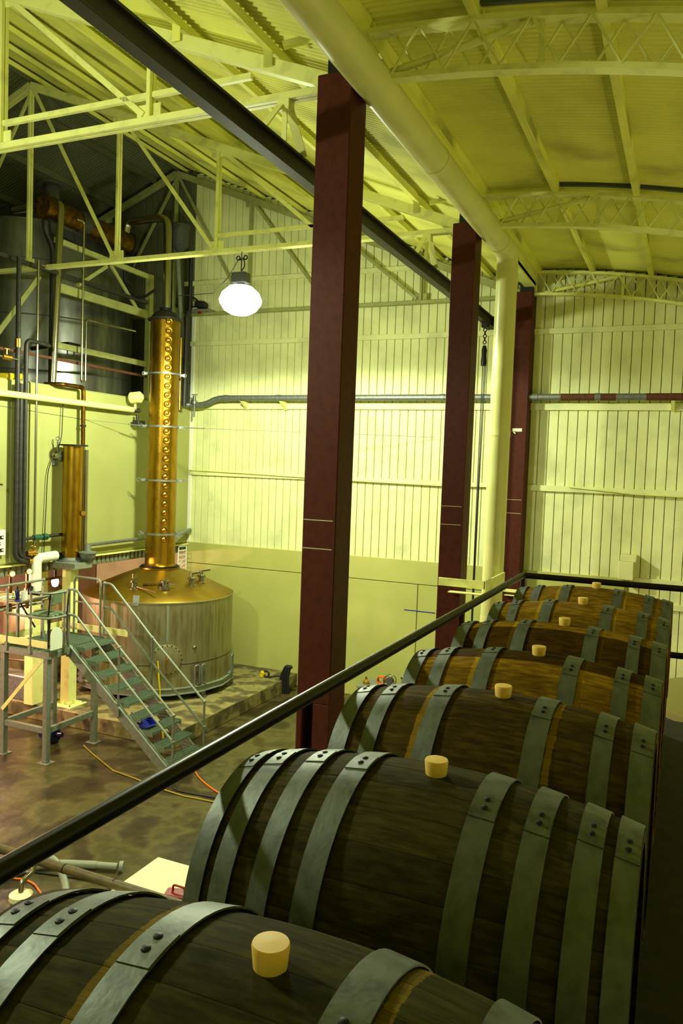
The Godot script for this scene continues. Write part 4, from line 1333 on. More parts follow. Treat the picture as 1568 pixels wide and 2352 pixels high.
	lathe(st, [Vector2(0, 0), Vector2(0.045, 0), Vector2(0.05, 0.16), Vector2(0.046, 0.16), Vector2(0.042, 0.01)], 18, Transform3D(Basis.IDENTITY, Vector3(-9.47, 2.415, -9.30)))
	tag(obj("beaker", st, M.plastic_white), "pale upright beaker next to the dark blue bottle", "beaker")
	t = thing("plate", "white plate of green leaves on the work table", "plate", Vector3(-9.74, 2.415, -9.36))
	st = mb()
	lathe(st, [Vector2(0, 0.0), Vector2(0.07, 0.0), Vector2(0.12, 0.025), Vector2(0.12, 0.03), Vector2(0.07, 0.008), Vector2(0, 0.006)], 24)
	obj("dish", st, M.white, t)
	var rng := RandomNumberGenerator.new()
	rng.seed = 5
	for k in 9:
		st = mb()
		var c := Vector3(rng.randf_range(-0.06, 0.06), 0.02 + 0.008 * k, rng.randf_range(-0.06, 0.06))
		var b := Basis.from_euler(Vector3(rng.randf_range(-0.5, 0.5), rng.randf_range(0, 6.0), rng.randf_range(-0.5, 0.5)))
		hull(st, [[c + b * Vector3(-0.05, 0, 0), c + b * Vector3(0, 0.01, 0.02), c + b * Vector3(0.05, 0, 0), c + b * Vector3(0, 0.01, -0.02)]], c - Vector3(0, 1, 0))
		obj("leaf", st, M.leaf, t)
	st = mb()
	box(st, Vector3(-9.50, 2.43, -9.20), Vector3(0.09, 0.025, 0.06), Basis.from_euler(Vector3(0, 0.4, 0.1)), 0.01)
	tag(obj("cloth", st, M.blue), "small crumpled blue-violet cloth on the table before the beaker", "cloth")
	st = mb()
	box(st, Vector3(-9.92, 2.42, -9.34), Vector3(0.20, 0.006, 0.28), Basis.from_euler(Vector3(0, 0.3, 0)))
	tag(obj("paper", st, M.white), "sheet of white paper on the work table at the photo's left edge", "paper")
	t = thing("shield_plate", "round-topped translucent white plate leaning at the platform's corner", "plate", Vector3(-8.66, 1.78, -9.15))
	st = mb()
	var front := []
	var back := []
	for k in 13:
		var an := PI * k / 12.0
		front.append(Vector3(0.006, 0.22 + 0.12 * sin(an), cos(an) * 0.12))
		back.append(Vector3(-0.006, 0.22 + 0.12 * sin(an), cos(an) * 0.12))
	front.append(Vector3(0.006, 0.0, -0.12))
	back.append(Vector3(-0.006, 0.0, -0.12))
	front.append(Vector3(0.006, 0.0, 0.12))
	back.append(Vector3(-0.006, 0.0, 0.12))
	var polys := [front, back]
	for k in front.size():
		var k1 := (k + 1) % front.size()
		polys.append([front[k], front[k1], back[k1], back[k]])
	hull(st, polys, Vector3(0, 0.17, 0))
	obj("plate", st, M.plastic_white, t)
	t = thing("dust_pan", "blue plastic scoop lying on a tread halfway down the stairs", "scoop", Vector3(-7.42, 0.61, -9.72))
	st = mb()
	hull(st, [[Vector3(-0.14, 0.16, -0.10), Vector3(0.02, 0.02, -0.12), Vector3(0.02, 0.02, 0.12), Vector3(-0.14, 0.16, 0.10)], [Vector3(0.02, 0.02, -0.12), Vector3(0.16, 0.06, -0.12), Vector3(0.16, 0.06, 0.12), Vector3(0.02, 0.02, 0.12)], [Vector3(-0.14, 0.16, 0.10), Vector3(0.02, 0.02, 0.12), Vector3(0.16, 0.06, 0.12), Vector3(0.10, 0.12, 0.12)], [Vector3(-0.14, 0.16, -0.10), Vector3(0.02, 0.02, -0.12), Vector3(0.16, 0.06, -0.12), Vector3(0.10, 0.12, -0.12)]], Vector3(0.02, 0.2, 0))
	obj("pan", st, M.blue, t)
	st = mb()
	rod(st, Vector3(-0.14, 0.15, 0), Vector3(-0.24, 0.20, 0.02), 0.014, 8)
	obj("grip", st, M.blue, t)
	st = mb()
	rod(st, Vector3(-7.58, 0.0, -10.45), Vector3(-7.80, 1.42, -10.52), 0.014, 8)
	tag(obj("broom_handle", st, M.yellow), "yellow broom handle leaning upright behind the stairs", "pole")


# ---------------------------------------------------------------- barrels
const BR := 0.345
const HR := 0.290
const HL := 0.475


func belly(x: float) -> float:
	return BR - (BR - HR) * (x / HL) * (x / HL)


func stave_mesh(v0: float, n := 26) -> Mesh:
	var st := mb()
	var half := PI / n - 0.0012
	var nx := 14
	var ts := [-half, -half * 0.86, 0.0, half * 0.86, half]
	for i in nx:
		var xa := -HL + 2 * HL * i / nx
		var xb := -HL + 2 * HL * (i + 1) / nx
		for k in 4:
			var p := []
			var nn := []
			var uv := []
			for q in [[xa, k], [xb, k], [xb, k + 1], [xa, k + 1]]:
				var t: float = ts[q[1]]
				var r := belly(q[0]) - (0.0010 if q[1] == 0 or q[1] == 4 else 0.0)
				p.append(Vector3(q[0], cos(t) * r, sin(t) * r))
				var sl := 2.0 * (BR - HR) * float(q[0]) / (HL * HL)
				var tilt := -0.15 if q[1] == 0 else (0.15 if q[1] == 4 else 0.0)
				nn.append(Vector3(sl, cos(t + tilt), sin(t + tilt)).normalized())
				uv.append(Vector2((q[0] + HL) / (2 * HL), v0 + 0.25 * (t + half) / (2 * half)))
			tri(st, [p[0], p[1], p[2]], [nn[0], nn[1], nn[2]], [uv[0], uv[1], uv[2]])
			tri(st, [p[0], p[2], p[3]], [nn[0], nn[2], nn[3]], [uv[0], uv[2], uv[3]])
		for s in [-1.0, 1.0]:
			var t: float = half * s
			var q := []
			for w in [[xa, 0.0010], [xb, 0.0010], [xb, 0.027], [xa, 0.027]]:
				var r: float = belly(w[0]) - w[1]
				q.append(Vector3(w[0], cos(t) * r, sin(t) * r))
			quad(st, q[0], q[1], q[2], q[3], Vector3(0, -sin(t), cos(t)) * s)
	for s in [-1.0, 1.0]:
		var q := []
		for w in [[-half, 0.0010], [half, 0.0010], [half, 0.027], [-half, 0.027]]:
			q.append(Vector3(HL * s, cos(w[0]) * (HR - w[1]), sin(w[0]) * (HR - w[1])))
		quad(st, q[0], q[1], q[2], q[3], Vector3(s, 0, 0))
	return st.commit()


func barrel(at: Vector3, staves: Array, woods: Array, eight: bool, turn: float, label: String, group: String, stained: Array) -> Node3D:
	var t := thing("barrel", label, "barrel", at, group)
	for k in 26:
		var o := hang("stave", staves[(k * 7 + int(turn * 10)) % 4], woods[(k * 5 + int(turn * 3)) % 3], t)
		o.rotation.x = TAU * (k + 0.5) / 26.0
		if k in stained:
			o.material_override = M.wood_stain
	var rot := Transform3D(Basis.from_euler(Vector3(0, 0, -PI / 2)), Vector3.ZERO)   # y of a lathe becomes x
	for s in [-1.0, 1.0]:
		var st := mb()
		lathe(st, [Vector2(0, s * (HL - 0.035)), Vector2(HR - 0.02, s * (HL - 0.035)), Vector2(HR - 0.02, s * (HL - 0.06))], 40, rot)
		obj("head", st, woods[0], t)
	var bands := [[0.128, 0.187], [0.312, 0.364], [0.412, 0.473]]
	if eight:
		bands = [[0.130, 0.188], [0.248, 0.300], [0.352, 0.404], [0.426, 0.474]]
	var k := 0
	for b in bands:
		for s in [-1.0, 1.0]:
			# a flat tapered band: a little gap under its edge towards the bung
			var xi: float = b[0] * s
			var xo: float = b[1] * s
			var ri := belly(xi) + 0.0085
			var ro := belly(xo) + 0.0065
			var st := mb()
			var prof := [Vector2(ri - 0.0035, xi), Vector2(ri, xi), Vector2(ro, xo), Vector2(ro - 0.0035, xo)]
			if s < 0:
				prof.reverse()
			lathe(st, prof, 72, rot)
			var h := obj("hoop", st, M.hoop, t)
			# riveted overlap near the top, towards the viewer
			var an: float = (0.03 if s < 0 else 0.22) + 0.05 * sin(k * 2.3 + turn * 5.0) + turn * 0.05
			st = mb()
			var w := 0.046
			var p2 := [Vector2(ri - 0.001, xi + 0.001 * s), Vector2(ri + 0.0018, xi + 0.001 * s), Vector2(ro + 0.0018, xo - 0.001 * s), Vector2(ro - 0.001, xo - 0.001 * s)]
			if s < 0:
				p2.reverse()
			# lathe angle t runs from local x towards z; local x is world -y here
			lathe(st, p2, 6, rot, PI - an - w / ri, PI - an + w * 0.6 / ri)
			for e in [PI - an - w / ri, PI - an + w * 0.6 / ri]:
				var e0 := Vector3(cos(e), 0, sin(e))
				quad(st, rot * (e0 * (ri - 0.001) + Vector3.UP * xi), rot * (e0 * (ri + 0.0018) + Vector3.UP * xi), rot * (e0 * (ro + 0.0018) + Vector3.UP * xo), rot * (e0 * (ro - 0.001) + Vector3.UP * xo))
			obj("hoop_tab", st, M.hoop, h)
			for d in [0.014, -0.015]:
				var e1: float = PI - an + d / ri
				var rr := (ri + ro) * 0.5 + 0.0025
				var c := rot * (Vector3(cos(e1), 0, sin(e1)) * rr + Vector3.UP * (xi + xo) * 0.5)
				st = mb()
				var f := frame(c, c + Vector3(0, c.y, c.z).normalized())
				lathe(st, [Vector2(0.0076, 0.0), Vector2(0.0066, 0.0018), Vector2(0.0035, 0.0028), Vector2(0, 0.0031)], 12, f)
				obj("rivet", st, M.iron, h)
			k += 1
	var st3 := mb()
	lathe(st3, [Vector2(0.0235, -0.02), Vector2(0.0245, 0.004), Vector2(0.0275, 0.034), Vector2(0.026, 0.038), Vector2(0.0, 0.039)], 28, Transform3D(Basis.IDENTITY, Vector3(0.02, BR - 0.004, 0.0)))
	var bg := obj("bung", st3, M.bung, t)
	bg.set_meta("label", "cream silicone bung")
	return t


func build_mezzanine() -> void:
	var staves := [stave_mesh(0.0), stave_mesh(0.25), stave_mesh(0.5), stave_mesh(0.75)]
	var names := [
		"nearest dark oak barrel, cut off by the bottom of the photo",
		"big weathered grey-brown barrel with eight grey hoops, second from the viewer",
		"dark brown barrel third from the viewer, right behind the eight-hooped one",
		"golden barrel fourth from the viewer, with a black stain around its bung",
		"fifth barrel from the viewer, darkly stained along its middle staves",
		"sixth barrel from the viewer, the last but one in the row",
		"farthest barrel of the row, next to the corner of the handrail",
	]
	var zs := [-0.95, -1.745, -2.47, -3.12, -3.82, -4.53, -5.24]
	for k in 7:
		var w: Array = M.wood_dark if k == 2 else (M.wood_olive if k == 0 else (M.wood_grey if k == 1 else M.wood_gold))
		barrel(Vector3(-0.52, 3.635, zs[k]), staves, w, k == 1, [0.3, 0.0, 0.5, 0.9, 0.4, 0.7, 0.2][k], names[k], "oak barrels lying in a row on the mezzanine", [[], [], [], [0, 25], [1, 2, 3, 4, 5], [], []][k])
	var t := thing("barrel_rack", "dark low rack of two beams under the row of barrels", "rack", Vector3(-0.52, 3.0, -3.1))
	for x in [-0.27, 0.27]:
		var st := mb()
		span(st, Vector3(x - 0.035, 0.0, -2.6), Vector3(x + 0.035, 0.24, 2.7), 0.005)
		obj("beam", st, M.mezz, t)
	for z in [-2.5, -1.77, -1.06, -0.37, 0.30, 0.99, 1.75, 2.6]:
		var st := mb()
		span(st, Vector3(-0.34, 0.0, z - 0.03), Vector3(0.34, 0.08, z + 0.03), 0.004)
		obj("cross_piece", st, M.mezz, t)
	t = thing("handrail", "long dark brown tube handrail beside the barrels, turning right at its far end", "handrail")
	var st := mb()
	tube(st, rounded([Vector3(-1.063, 3.955, 1.2), Vector3(-1.063, 3.955, -5.76), Vector3(1.5, 3.955, -5.76)], 0.05, 3), 0.0215, 20)
	obj("top_rail", st, M.rail, t)
	st = mb()
	rod(st, Vector3(-0.9, 3.50, -5.76), Vector3(1.5, 3.50, -5.76), 0.0215, 14)
	obj("lower_rail", st, M.rail, t)
	for q in [Vector3(-1.063, 3.0, -5.76), Vector3(1.5, 3.0, -5.76), Vector3(-1.063, 3.0, 0.2)]:
		st = mb()
		rod(st, q, q + Vector3(0, 0.955, 0), 0.0215, 14)
		obj("post", st, M.rail, t)
	t = thing("lidded_vat", "olive lidded vat showing past the barrel ends at the photo's right edge", "vat", Vector3(0.75, 0, -8.6))
	st = mb()
	lathe(st, [Vector2(0.9, 0.0), Vector2(1.0, 0.1), Vector2(1.0, 2.45)], 48)
	obj("body", st, M.dark_grey, t)
	st = mb()
	lathe(st, [Vector2(1.0, 2.45), Vector2(1.06, 2.46), Vector2(1.06, 2.52), Vector2(1.0, 2.54), Vector2(0.55, 2.68), Vector2(0, 2.72)], 48)
	obj("lid", st, M.olive, t)


# ---------------------------------------------------------------- lamps and loose things
func high_bay(z: float, label: String) -> void:
	var t := thing("high_bay_lamp", label, "lamp", Vector3(-6.47, 0, z))
	var st := mb()
	lathe(st, [Vector2(0.0, 6.99), Vector2(0.14, 7.0), Vector2(0.25, 7.06), Vector2(0.32, 7.16), Vector2(0.33, 7.22), Vector2(0.29, 7.32), Vector2(0.18, 7.42), Vector2(0.10, 7.44), Vector2(0.0, 7.44)], 40)
	obj("refractor", st, M.lamp, t)
	st = mb()
	span(st, Vector3(-0.13, 7.47, -0.09), Vector3(0.12, 7.63, 0.09), 0.012)
	rod(st, Vector3(0, 7.43, 0), Vector3(0, 7.48, 0), 0.06, 16)
	obj("gear_box", st, M.dark_grey, t)
	st = mb()
	tube(st, [Vector3(0, 7.62, 0), Vector3(0.0, 7.82, 0)], 0.008, 8)
	tube(st, rounded([Vector3(0.0, 7.66, 0), Vector3(0.06, 7.72, 0), Vector3(0.04, 7.86, 0), Vector3(-0.05, 7.84, 0)], 0.04, 4), 0.008, 6)
	rod(st, Vector3(-0.06, 7.83, 0), Vector3(0.06, 7.83, 0), 0.008, 6)
	for x in [-0.06, 0.07]:
		torus(st, Transform3D(Basis.from_euler(Vector3(PI / 2, 0, 0)), Vector3(x, 7.86, 0)), 0.03, 0.009, 12, 6)
	rod(st, Vector3(0.0, 7.86, 0), Vector3(0.0, 7.96, 0), 0.006, 6)
	obj("suspension", st, M.iron, t)
	st = mb()
	tube(st, [Vector3(-0.06, 7.83, 0), Vector3(-0.30, 7.60, -0.1), Vector3(-0.9, 7.5, -0.6), Vector3(-1.8, 7.7, -1.4), Vector3(-3.3, 8.1, -3.0)], 0.007, 6)
	obj("flex", st, M.dark_grey, t)


func flood_light() -> void:
	# flood light on the wall
	var t := thing("flood_light", "dark unlit flood light on the girt left of the glowing lamp", "flood light", Vector3(-10.1, 8.05, -14.75))
	var st := mb()
	box(st, Vector3(0.12, 0.10, 0.02), Vector3(0.26, 0.14, 0.2), Basis.from_euler(Vector3(0, 0.2, -0.1)), 0.03)
	obj("housing", st, M.black, t)
	st = mb()
	torus(st, Transform3D(Basis.from_euler(Vector3(PI / 2, 0.3, 0)), Vector3(-0.08, 0.16, 0.05)), 0.10, 0.018, 18, 6)
	obj("lens_ring", st, M.iron, t)
	st = mb()
	span(st, Vector3(-0.22, -0.05, -0.2), Vector3(0.34, 0.01, 0.06), 0.006)
	obj("shelf", st, M.galv_paint, t)
	st = mb()
	span(st, Vector3(0.06, -0.09, 0.02), Vector3(0.14, -0.04, 0.065), 0.006)
	obj("red_tag", st, M.red_plastic, t)


func loose_things() -> void:
	# under the deck at the left
	var t: Node3D
	var st: SurfaceTool
	for k in 4:
		t = thing("tube_lamp", ["glowing fluorescent tube under the upper deck lighting the low room pink", "fluorescent tube under the upper deck out of the frame at the left", "fluorescent tube out of the frame at the right, below mezzanine level near the viewer", "fluorescent tube out of the frame at the right, beyond the mezzanine's end"][k], "lamp", [Vector3(-11.9, 0, -9.8), Vector3(-11.9, 0, -6.4), Vector3(3.3, 0, -3.8), Vector3(3.3, 0, -9.6)][k])
		st = mb()
		span(st, Vector3(-0.08, 2.60, -0.65), Vector3(0.08, 2.66, 0.65), 0.01)
		if k > 1:
			span(st, Vector3(-0.03, 0, -0.03), Vector3(0.03, 2.60, 0.03), 0.004)   # stands on a stem
		obj("batten", st, M.white, t)
		st = mb()
		rod(st, Vector3(0, 2.56, -0.62), Vector3(0, 2.56, 0.62), 0.02, 12)
		obj("tube", st, M.tube_light, t)
	t = thing("bulkhead_lamp", "small white glowing lamp seen between the platform's rails", "lamp", Vector3(-10.75, 2.37, -11.3))
	st = mb()
	lathe(st, [Vector2(0, -0.10), Vector2(0.05, -0.08), Vector2(0.07, 0.0), Vector2(0.05, 0.08), Vector2(0, 0.10)], 18)
	obj("globe", st, M.tube_light, t)
	st = mb()
	rod(st, Vector3(0, 0.08, 0), Vector3(0, 0.29, 0), 0.03, 10)
	obj("stem", st, M.black, t)
	t = thing("control_panel", "white control panel with small square switches at the photo's left edge", "panel", Vector3(-10.33, 3.27, -9.42))
	st = mb()
	span(st, Vector3(-0.03, -0.22, -0.26), Vector3(0.05, 0.20, 0.40), 0.008)
	obj("case", st, M.white, t)
	for r in [[0.08, -0.16], [0.08, -0.02], [-0.02, -0.10], [-0.02, 0.04], [-0.13, -0.16], [-0.13, -0.02]]:
		st = mb()
		span(st, Vector3(0.05, r[0] - 0.028, r[1] - 0.045), Vector3(0.062, r[0] + 0.028, r[1] + 0.045), 0.003)
		var sw := obj("switch", st, M.black, t)
		st = mb()
		span(st, Vector3(0.062, r[0] - 0.012, r[1] - 0.03), Vector3(0.07, r[0] + 0.016, r[1] + 0.0), 0.003)
		obj("rocker", st, M.white, sw)
	t = thing("stepped_fitting", "dark red stepped fitting cut by the left edge of the photo", "fitting", Vector3(-10.30, 4.3, -9.46))
	st = mb()
	lathe(st, [Vector2(0, -0.09), Vector2(0.12, -0.09), Vector2(0.12, -0.07), Vector2(0.07, -0.06), Vector2(0.07, 0.03), Vector2(0.045, 0.05), Vector2(0.04, 0.14), Vector2(0.0, 0.16)], 20)
	obj("body", st, M.red, t)
	t = thing("copper_manifold", "copper pipe manifold with round gauges behind the work table", "manifold")
	st = mb()
	rod(st, Vector3(-10.24, 2.55, -8.9), Vector3(-10.24, 2.55, -10.9), 0.022, 10)
	for z in [-9.75, -10.12]:
		rod(st, Vector3(-10.24, 2.55, z), Vector3(-10.24, 2.70, z), 0.02, 10)
		rod(st, Vector3(-10.24, 2.55, z), Vector3(-10.24, 2.1, z), 0.03, 10)
	rod(st, Vector3(-10.24, 2.2, -9.4), Vector3(-10.24, 2.2, -10.9), 0.018, 10)
	obj("pipework", st, M.copper_old, t)
	for z in [-9.75, -10.12]:
		st = mb()
		drum(st, Vector3(-10.24, 2.74, z), Vector3(-10.17, 2.74, z + 0.03), 0.055, 20)
		var g := obj("gauge", st, M.brass, t)
		st = mb()
		drum(st, Vector3(-10.172, 2.74, z + 0.028), Vector3(-10.165, 2.74, z + 0.032), 0.045, 20, 0.001)
		obj("dial", st, M.white, g)
	st = mb()
	drum(st, Vector3(-10.30, 2.40, -10.25), Vector3(-10.15, 2.38, -10.20), 0.13, 24, 0.02)
	torus(st, Transform3D(Basis.from_euler(Vector3(0, 0, PI / 2)), Vector3(-10.14, 2.38, -10.2)), 0.11, 0.02, 20, 8)
	tag(obj("pump_motor", st, M.iron), "dark round motor behind the table, under the white lagged pipe", "motor")
	st = mb()
	drum(st, Vector3(-9.55, 0.14, -9.85), Vector3(-9.25, 0.14, -9.80), 0.13, 20, 0.03)
	span(st, Vector3(-9.50, 0.0, -9.92), Vector3(-9.30, 0.04, -9.74), 0.006)
	rod(st, Vector3(-9.25, 0.16, -9.80), Vector3(-9.12, 0.18, -9.80), 0.04, 12)
	tag(obj("transfer_pump", st, M.navy), "dark blue pump on the floor beneath the platform", "pump")
	t = thing("steel_trough", "grey steel trough with a bent rail under the upper deck, left of the broad post", "trough")
	st = mb()
	span(st, Vector3(-11.5, 0.28, -10.95), Vector3(-10.58, 0.72, -10.60), 0.02)
	obj("tub", st, M.galv, t)
	st = mb()
	tube(st, rounded([Vector3(-11.5, 0.72, -10.62), Vector3(-11.4, 0.98, -10.62), Vector3(-10.6, 1.02, -10.62)], 0.08), 0.018, 8)
	obj("rail", st, M.pipe_steel, t)
	t = thing("cylinder_vessel", "upright brownish steel vessel half hidden in the low room behind the platform", "vessel", Vector3(-11.6, 0.28, -11.7))
	st = mb()
	lathe(st, [Vector2(0.0, 0.25), Vector2(0.55, 0.35), Vector2(0.60, 0.45), Vector2(0.60, 1.75), Vector2(0.55, 1.85), Vector2(0, 1.98)], 36)
	obj("body", st, M.stainless, t)
	for e in [0.6, 2.7, 4.8]:
		st = mb()
		rod(st, Vector3(cos(e) * 0.5, 0, sin(e) * 0.5), Vector3(cos(e) * 0.5, 0.45, sin(e) * 0.5), 0.04, 10)
		obj("leg", st, M.galv, t)
	st = mb()
	rod(st, Vector3(-12.95, 0.3, -12.9), Vector3(-12.95, 2.66, -12.9), 0.03, 10)
	tag(obj("riser_pipe", st, M.red_plastic), "thin red riser pipe on the pink wall left of the still's dome", "pipe")
	st = mb()
	rod(st, Vector3(-12.9, 1.30, -9.0), Vector3(-10.75, 1.32, -11.1), 0.06, 12)
	tag(obj("pipe", st, M.steel_cream), "pale horizontal pipe under the deck behind the platform legs", "pipe")
	t = thing("cable_ladder", "white slotted cable ladder in the corner just right of the column foot", "cable ladder", Vector3(-10.33, 0, -14.75))
	st = mb()
	for z in [-0.15, 0.15]:
		span(st, Vector3(-0.01, 2.25, z - 0.012), Vector3(0.01, 2.86, z + 0.012))
	obj("side", st, M.white, t)
	for k in 6:
		st = mb()
		span(st, Vector3(-0.01, 2.30 + k * 0.1, -0.14), Vector3(0.008, 2.33 + k * 0.1, 0.14))
		obj("rung", st, M.white, t)
	# floor and bench at the back
	st = mb()
	tube(st, [Vector3(-8.8, 0.012, -9.95), Vector3(-8.46, 0.012, -9.75), Vector3(-7.7, 0.012, -9.35), Vector3(-7.31, 0.012, -9.28), Vector3(-6.66, 0.012, -9.14), Vector3(-6.25, 0.012, -9.09), Vector3(-5.6, 0.012, -9.14)], 0.011, 6)
	tag(obj("hose", st, M.hose_yellow), "thin yellow hose snaking over the floor from under the platform", "hose")
	st = mb()
	tube(st, rounded([Vector3(-6.73, 0.012, -10.05), Vector3(-6.45, 0.012, -9.75), Vector3(-6.04, 0.012, -9.49), Vector3(-5.6, 0.012, -9.3)], 0.2), 0.012, 6)
	tag(obj("cable", st, M.orange), "orange cable on the floor right of the stair foot", "cable")
	st = mb()
	tube(st, rounded([Vector3(-6.72, 0.012, -9.51), Vector3(-6.48, 0.012, -9.2), Vector3(-6.25, 0.012, -9.2), Vector3(-5.6, 0.012, -9.28)], 0.2), 0.010, 6)
	tag(obj("cable", st, M.black), "thin black cable trailing from the stair foot", "cable")
	st = mb()
	tube(st, rounded([Vector3(-7.6, 0.05, -6.0), Vector3(-6.70, 0.05, -6.32), Vector3(-6.47, 0.05, -6.76), Vector3(-5.95, 0.05, -6.98)], 0.4, 8), 0.045, 10)
	rod(st, Vector3(-5.95, 0.05, -6.98), Vector3(-5.72, 0.05, -7.06), 0.04, 10)
	rod(st, Vector3(-5.70, 0.05, -7.07), Vector3(-5.66, 0.05, -7.09), 0.062, 12)
	tag(obj("hose", st, M.hose), "thick grey delivery hose ending in a round coupling on the floor", "hose")
	st = mb()
	tube(st, rounded([Vector3(-6.32, 0.26, -6.42), Vector3(-6.05, 0.40, -6.40), Vector3(-5.80, 0.22, -6.32), Vector3(-5.42, 0.05, -5.95), Vector3(-5.1, 0.05, -5.4)], 0.25, 6), 0.038, 10)
	tag(obj("hose", st, M.hose), "grey hose arching away from the floor valve towards the barrels", "hose")
	t = thing("floor_valve", "steel valve standing on a round cream flange at the lower left", "valve", Vector3(-6.24, 0, -6.14))
	st = mb()
	lathe(st, [Vector2(0, 0), Vector2(0.12, 0), Vector2(0.12, 0.05), Vector2(0.07, 0.07), Vector2(0, 0.07)], 24)
	obj("flange", st, M.crate, t)
	st = mb()
	tube(st, rounded([Vector3(0, 0.06, 0), Vector3(-0.02, 0.16, -0.02), Vector3(-0.03, 0.20, -0.20), Vector3(-0.08, 0.26, -0.28)], 0.05), 0.028, 10)
	obj("body", st, M.pipe_steel, t)
	st = mb()
	bar(st, Vector3(-0.03, 0.22, -0.13), Vector3(-0.18, 0.24, -0.08), 0.03, 0.012)
	obj("lever", st, M.galv, t)
	st = mb()
	drum(st, Vector3(-0.07, 0.25, -0.27), Vector3(-0.10, 0.28, -0.30), 0.065, 16)
	obj("coupling", st, M.black, t)
	st = mb()
	tube(st, rounded([Vector3(-7.0, 0.012, -6.1), Vector3(-6.67, 0.012, -6.38), Vector3(-6.38, 0.012, -6.44), Vector3(-5.97, 0.012, -6.22), Vector3(-5.8, 0.012, -6.0)], 0.2), 0.012, 6)
	tag(obj("cable", st, M.orange), "short stretch of orange cable beside the floor valve", "cable")
	st = mb()
	tube(st, rounded([Vector3(-6.9, 0.012, -6.5), Vector3(-6.0, 0.012, -6.72), Vector3(-5.5, 0.012, -6.78), Vector3(-5.35, 0.012, -6.2), Vector3(-5.2, 0.012, -5.6)], 0.2), 0.010, 6)
	tag(obj("cable", st, M.black), "thin dark cable crossing the floor under the brown pole", "cable")
	t = thing("white_crate", "big pale crate whose bright lid shows left of the second barrel", "crate", Vector3(-4.05, 0, -5.35))
	st = mb()
	hull(st, [[Vector3(-0.42, 0.86, 0.55), Vector3(0.55, 0.86, 0.55), Vector3(0.55, 0.86, -0.85), Vector3(-0.20, 0.86, -0.78)]], Vector3(0, 0, 0))
	box(st, Vector3(0.08, 0.42, -0.10), Vector3(0.94, 0.84, 1.26), Basis.IDENTITY, 0.01)
	obj("case", st, M.crate, t)
	st = mb()
	box(st, Vector3(0.08, 0.87, -0.10), Vector3(1.0, 0.04, 1.32), Basis.IDENTITY, 0.008)
	obj("lid", st, M.crate, t)
	t = thing("red_box", "small dark red box on the bright crate lid", "box", Vector3(-3.80, 0.89, -5.50))
	st = mb()
	box(st, Vector3(0, 0.06, 0), Vector3(0.24, 0.12, 0.14), Basis.from_euler(Vector3(0, 0.3, 0)), 0.012)
	obj("case", st, M.red_plastic, t)
	st = mb()
	tube(st, rounded([Vector3(-0.06, 0.12, 0), Vector3(-0.06, 0.17, 0), Vector3(0.06, 0.17, 0), Vector3(0.06, 0.12, 0)], 0.03), 0.01, 8)
	obj("handle", st, M.red_plastic, t)
	t = thing("brown_pole", "brown jointed pole lying across the bright crate at the lower left", "pole")
	st = mb()
	rod(st, Vector3(-6.5, 0.97, -5.42), Vector3(-3.7, 0.97, -5.40), 0.042, 14)
	obj("shaft", st, M.pole, t)
	for x in [-4.98, -4.42]:
		st = mb()
		rod(st, Vector3(x, 0.97, -5.41), Vector3(x + 0.012, 0.97, -5.41), 0.0445, 14)
		obj("joint", st, M.iron, t)
	t = thing("trestle", "wooden trestle holding up the far end of the brown pole", "trestle", Vector3(-6.42, 0, -5.42))
	st = mb()
	span(st, Vector3(-0.05, 0.86, -0.3), Vector3(0.05, 0.928, 0.3), 0.006)
	obj("beam", st, M.pole, t)
	for z in [-0.25, 0.25]:
		for x in [-0.16, 0.16]:
			st = mb()
			bar(st, Vector3(x * 0.2, 0.87, z), Vector3(x, 0.0, z), 0.04, 0.05)
			obj("leg", st, M.pole, t)
	# by the back wall
	t = thing("service_bench", "low grey bench by the back wall holding small brewing fittings", "bench", Vector3(-5.05, 0, -14.1))
	st = mb()
	span(st, Vector3(-0.55, 0.50, -0.3), Vector3(0.55, 0.55, 0.3), 0.005)
	obj("top", st, M.grey_paint, t)
	for q in [[-0.5, 0.25], [0.5, 0.25], [-0.5, -0.25], [0.5, -0.25]]:
		st = mb()
		span(st, Vector3(q[0] - 0.025, 0, q[1] - 0.025), Vector3(q[0] + 0.025, 0.5, q[1] + 0.025), 0.003)
		obj("leg", st, M.grey_paint, t)
	st = mb()
	for k in 4:
		torus(st, Transform3D(Basis.from_euler(Vector3(PI / 2, 0, 0)), Vector3(-5.18, 0.66, -14.06 + k * 0.025)), 0.075, 0.014, 16, 6)
	tag(obj("hose_coil", st, M.orange), "small orange-brown coiled hose on the bench behind the third barrel", "hose")
	t = thing("wire_reel", "wire-framed reel next to the coiled hose on the far bench", "reel", Vector3(-5.0, 0.55, -14.0))
	st = mb()
	for z in [-0.06, 0.06]:
		torus(st, Transform3D(Basis.from_euler(Vector3(PI / 2, 0, 0)), Vector3(0, 0.13, z)), 0.11, 0.008, 18, 6)
	for k in 6:
		var e := TAU * k / 6
		rod(st, Vector3(cos(e) * 0.11, 0.13 + sin(e) * 0.11, -0.06), Vector3(cos(e) * 0.11, 0.13 + sin(e) * 0.11, 0.06), 0.006, 6)
	obj("frame", st, M.pipe_steel, t)
	st = mb()
	drum(st, Vector3(0, 0.13, -0.05), Vector3(0, 0.13, 0.05), 0.07, 16)
	obj("spool", st, M.dark_grey, t)
	t = thing("gooseneck_tap", "steel gooseneck spout on a cream base at the right end of the far bench", "tap", Vector3(-4.72, 0.55, -14.05))
	st = mb()
	lathe(st, [Vector2(0, 0), Vector2(0.09, 0), Vector2(0.08, 0.06), Vector2(0, 0.07)], 18)
	obj("base", st, M.crate, t)
	st = mb()
	tube(st, rounded([Vector3(0.02, 0.06, 0), Vector3(0, 0.22, 0), Vector3(-0.06, 0.22, 0), Vector3(-0.06, 0.18, 0)], 0.05), 0.018, 10)
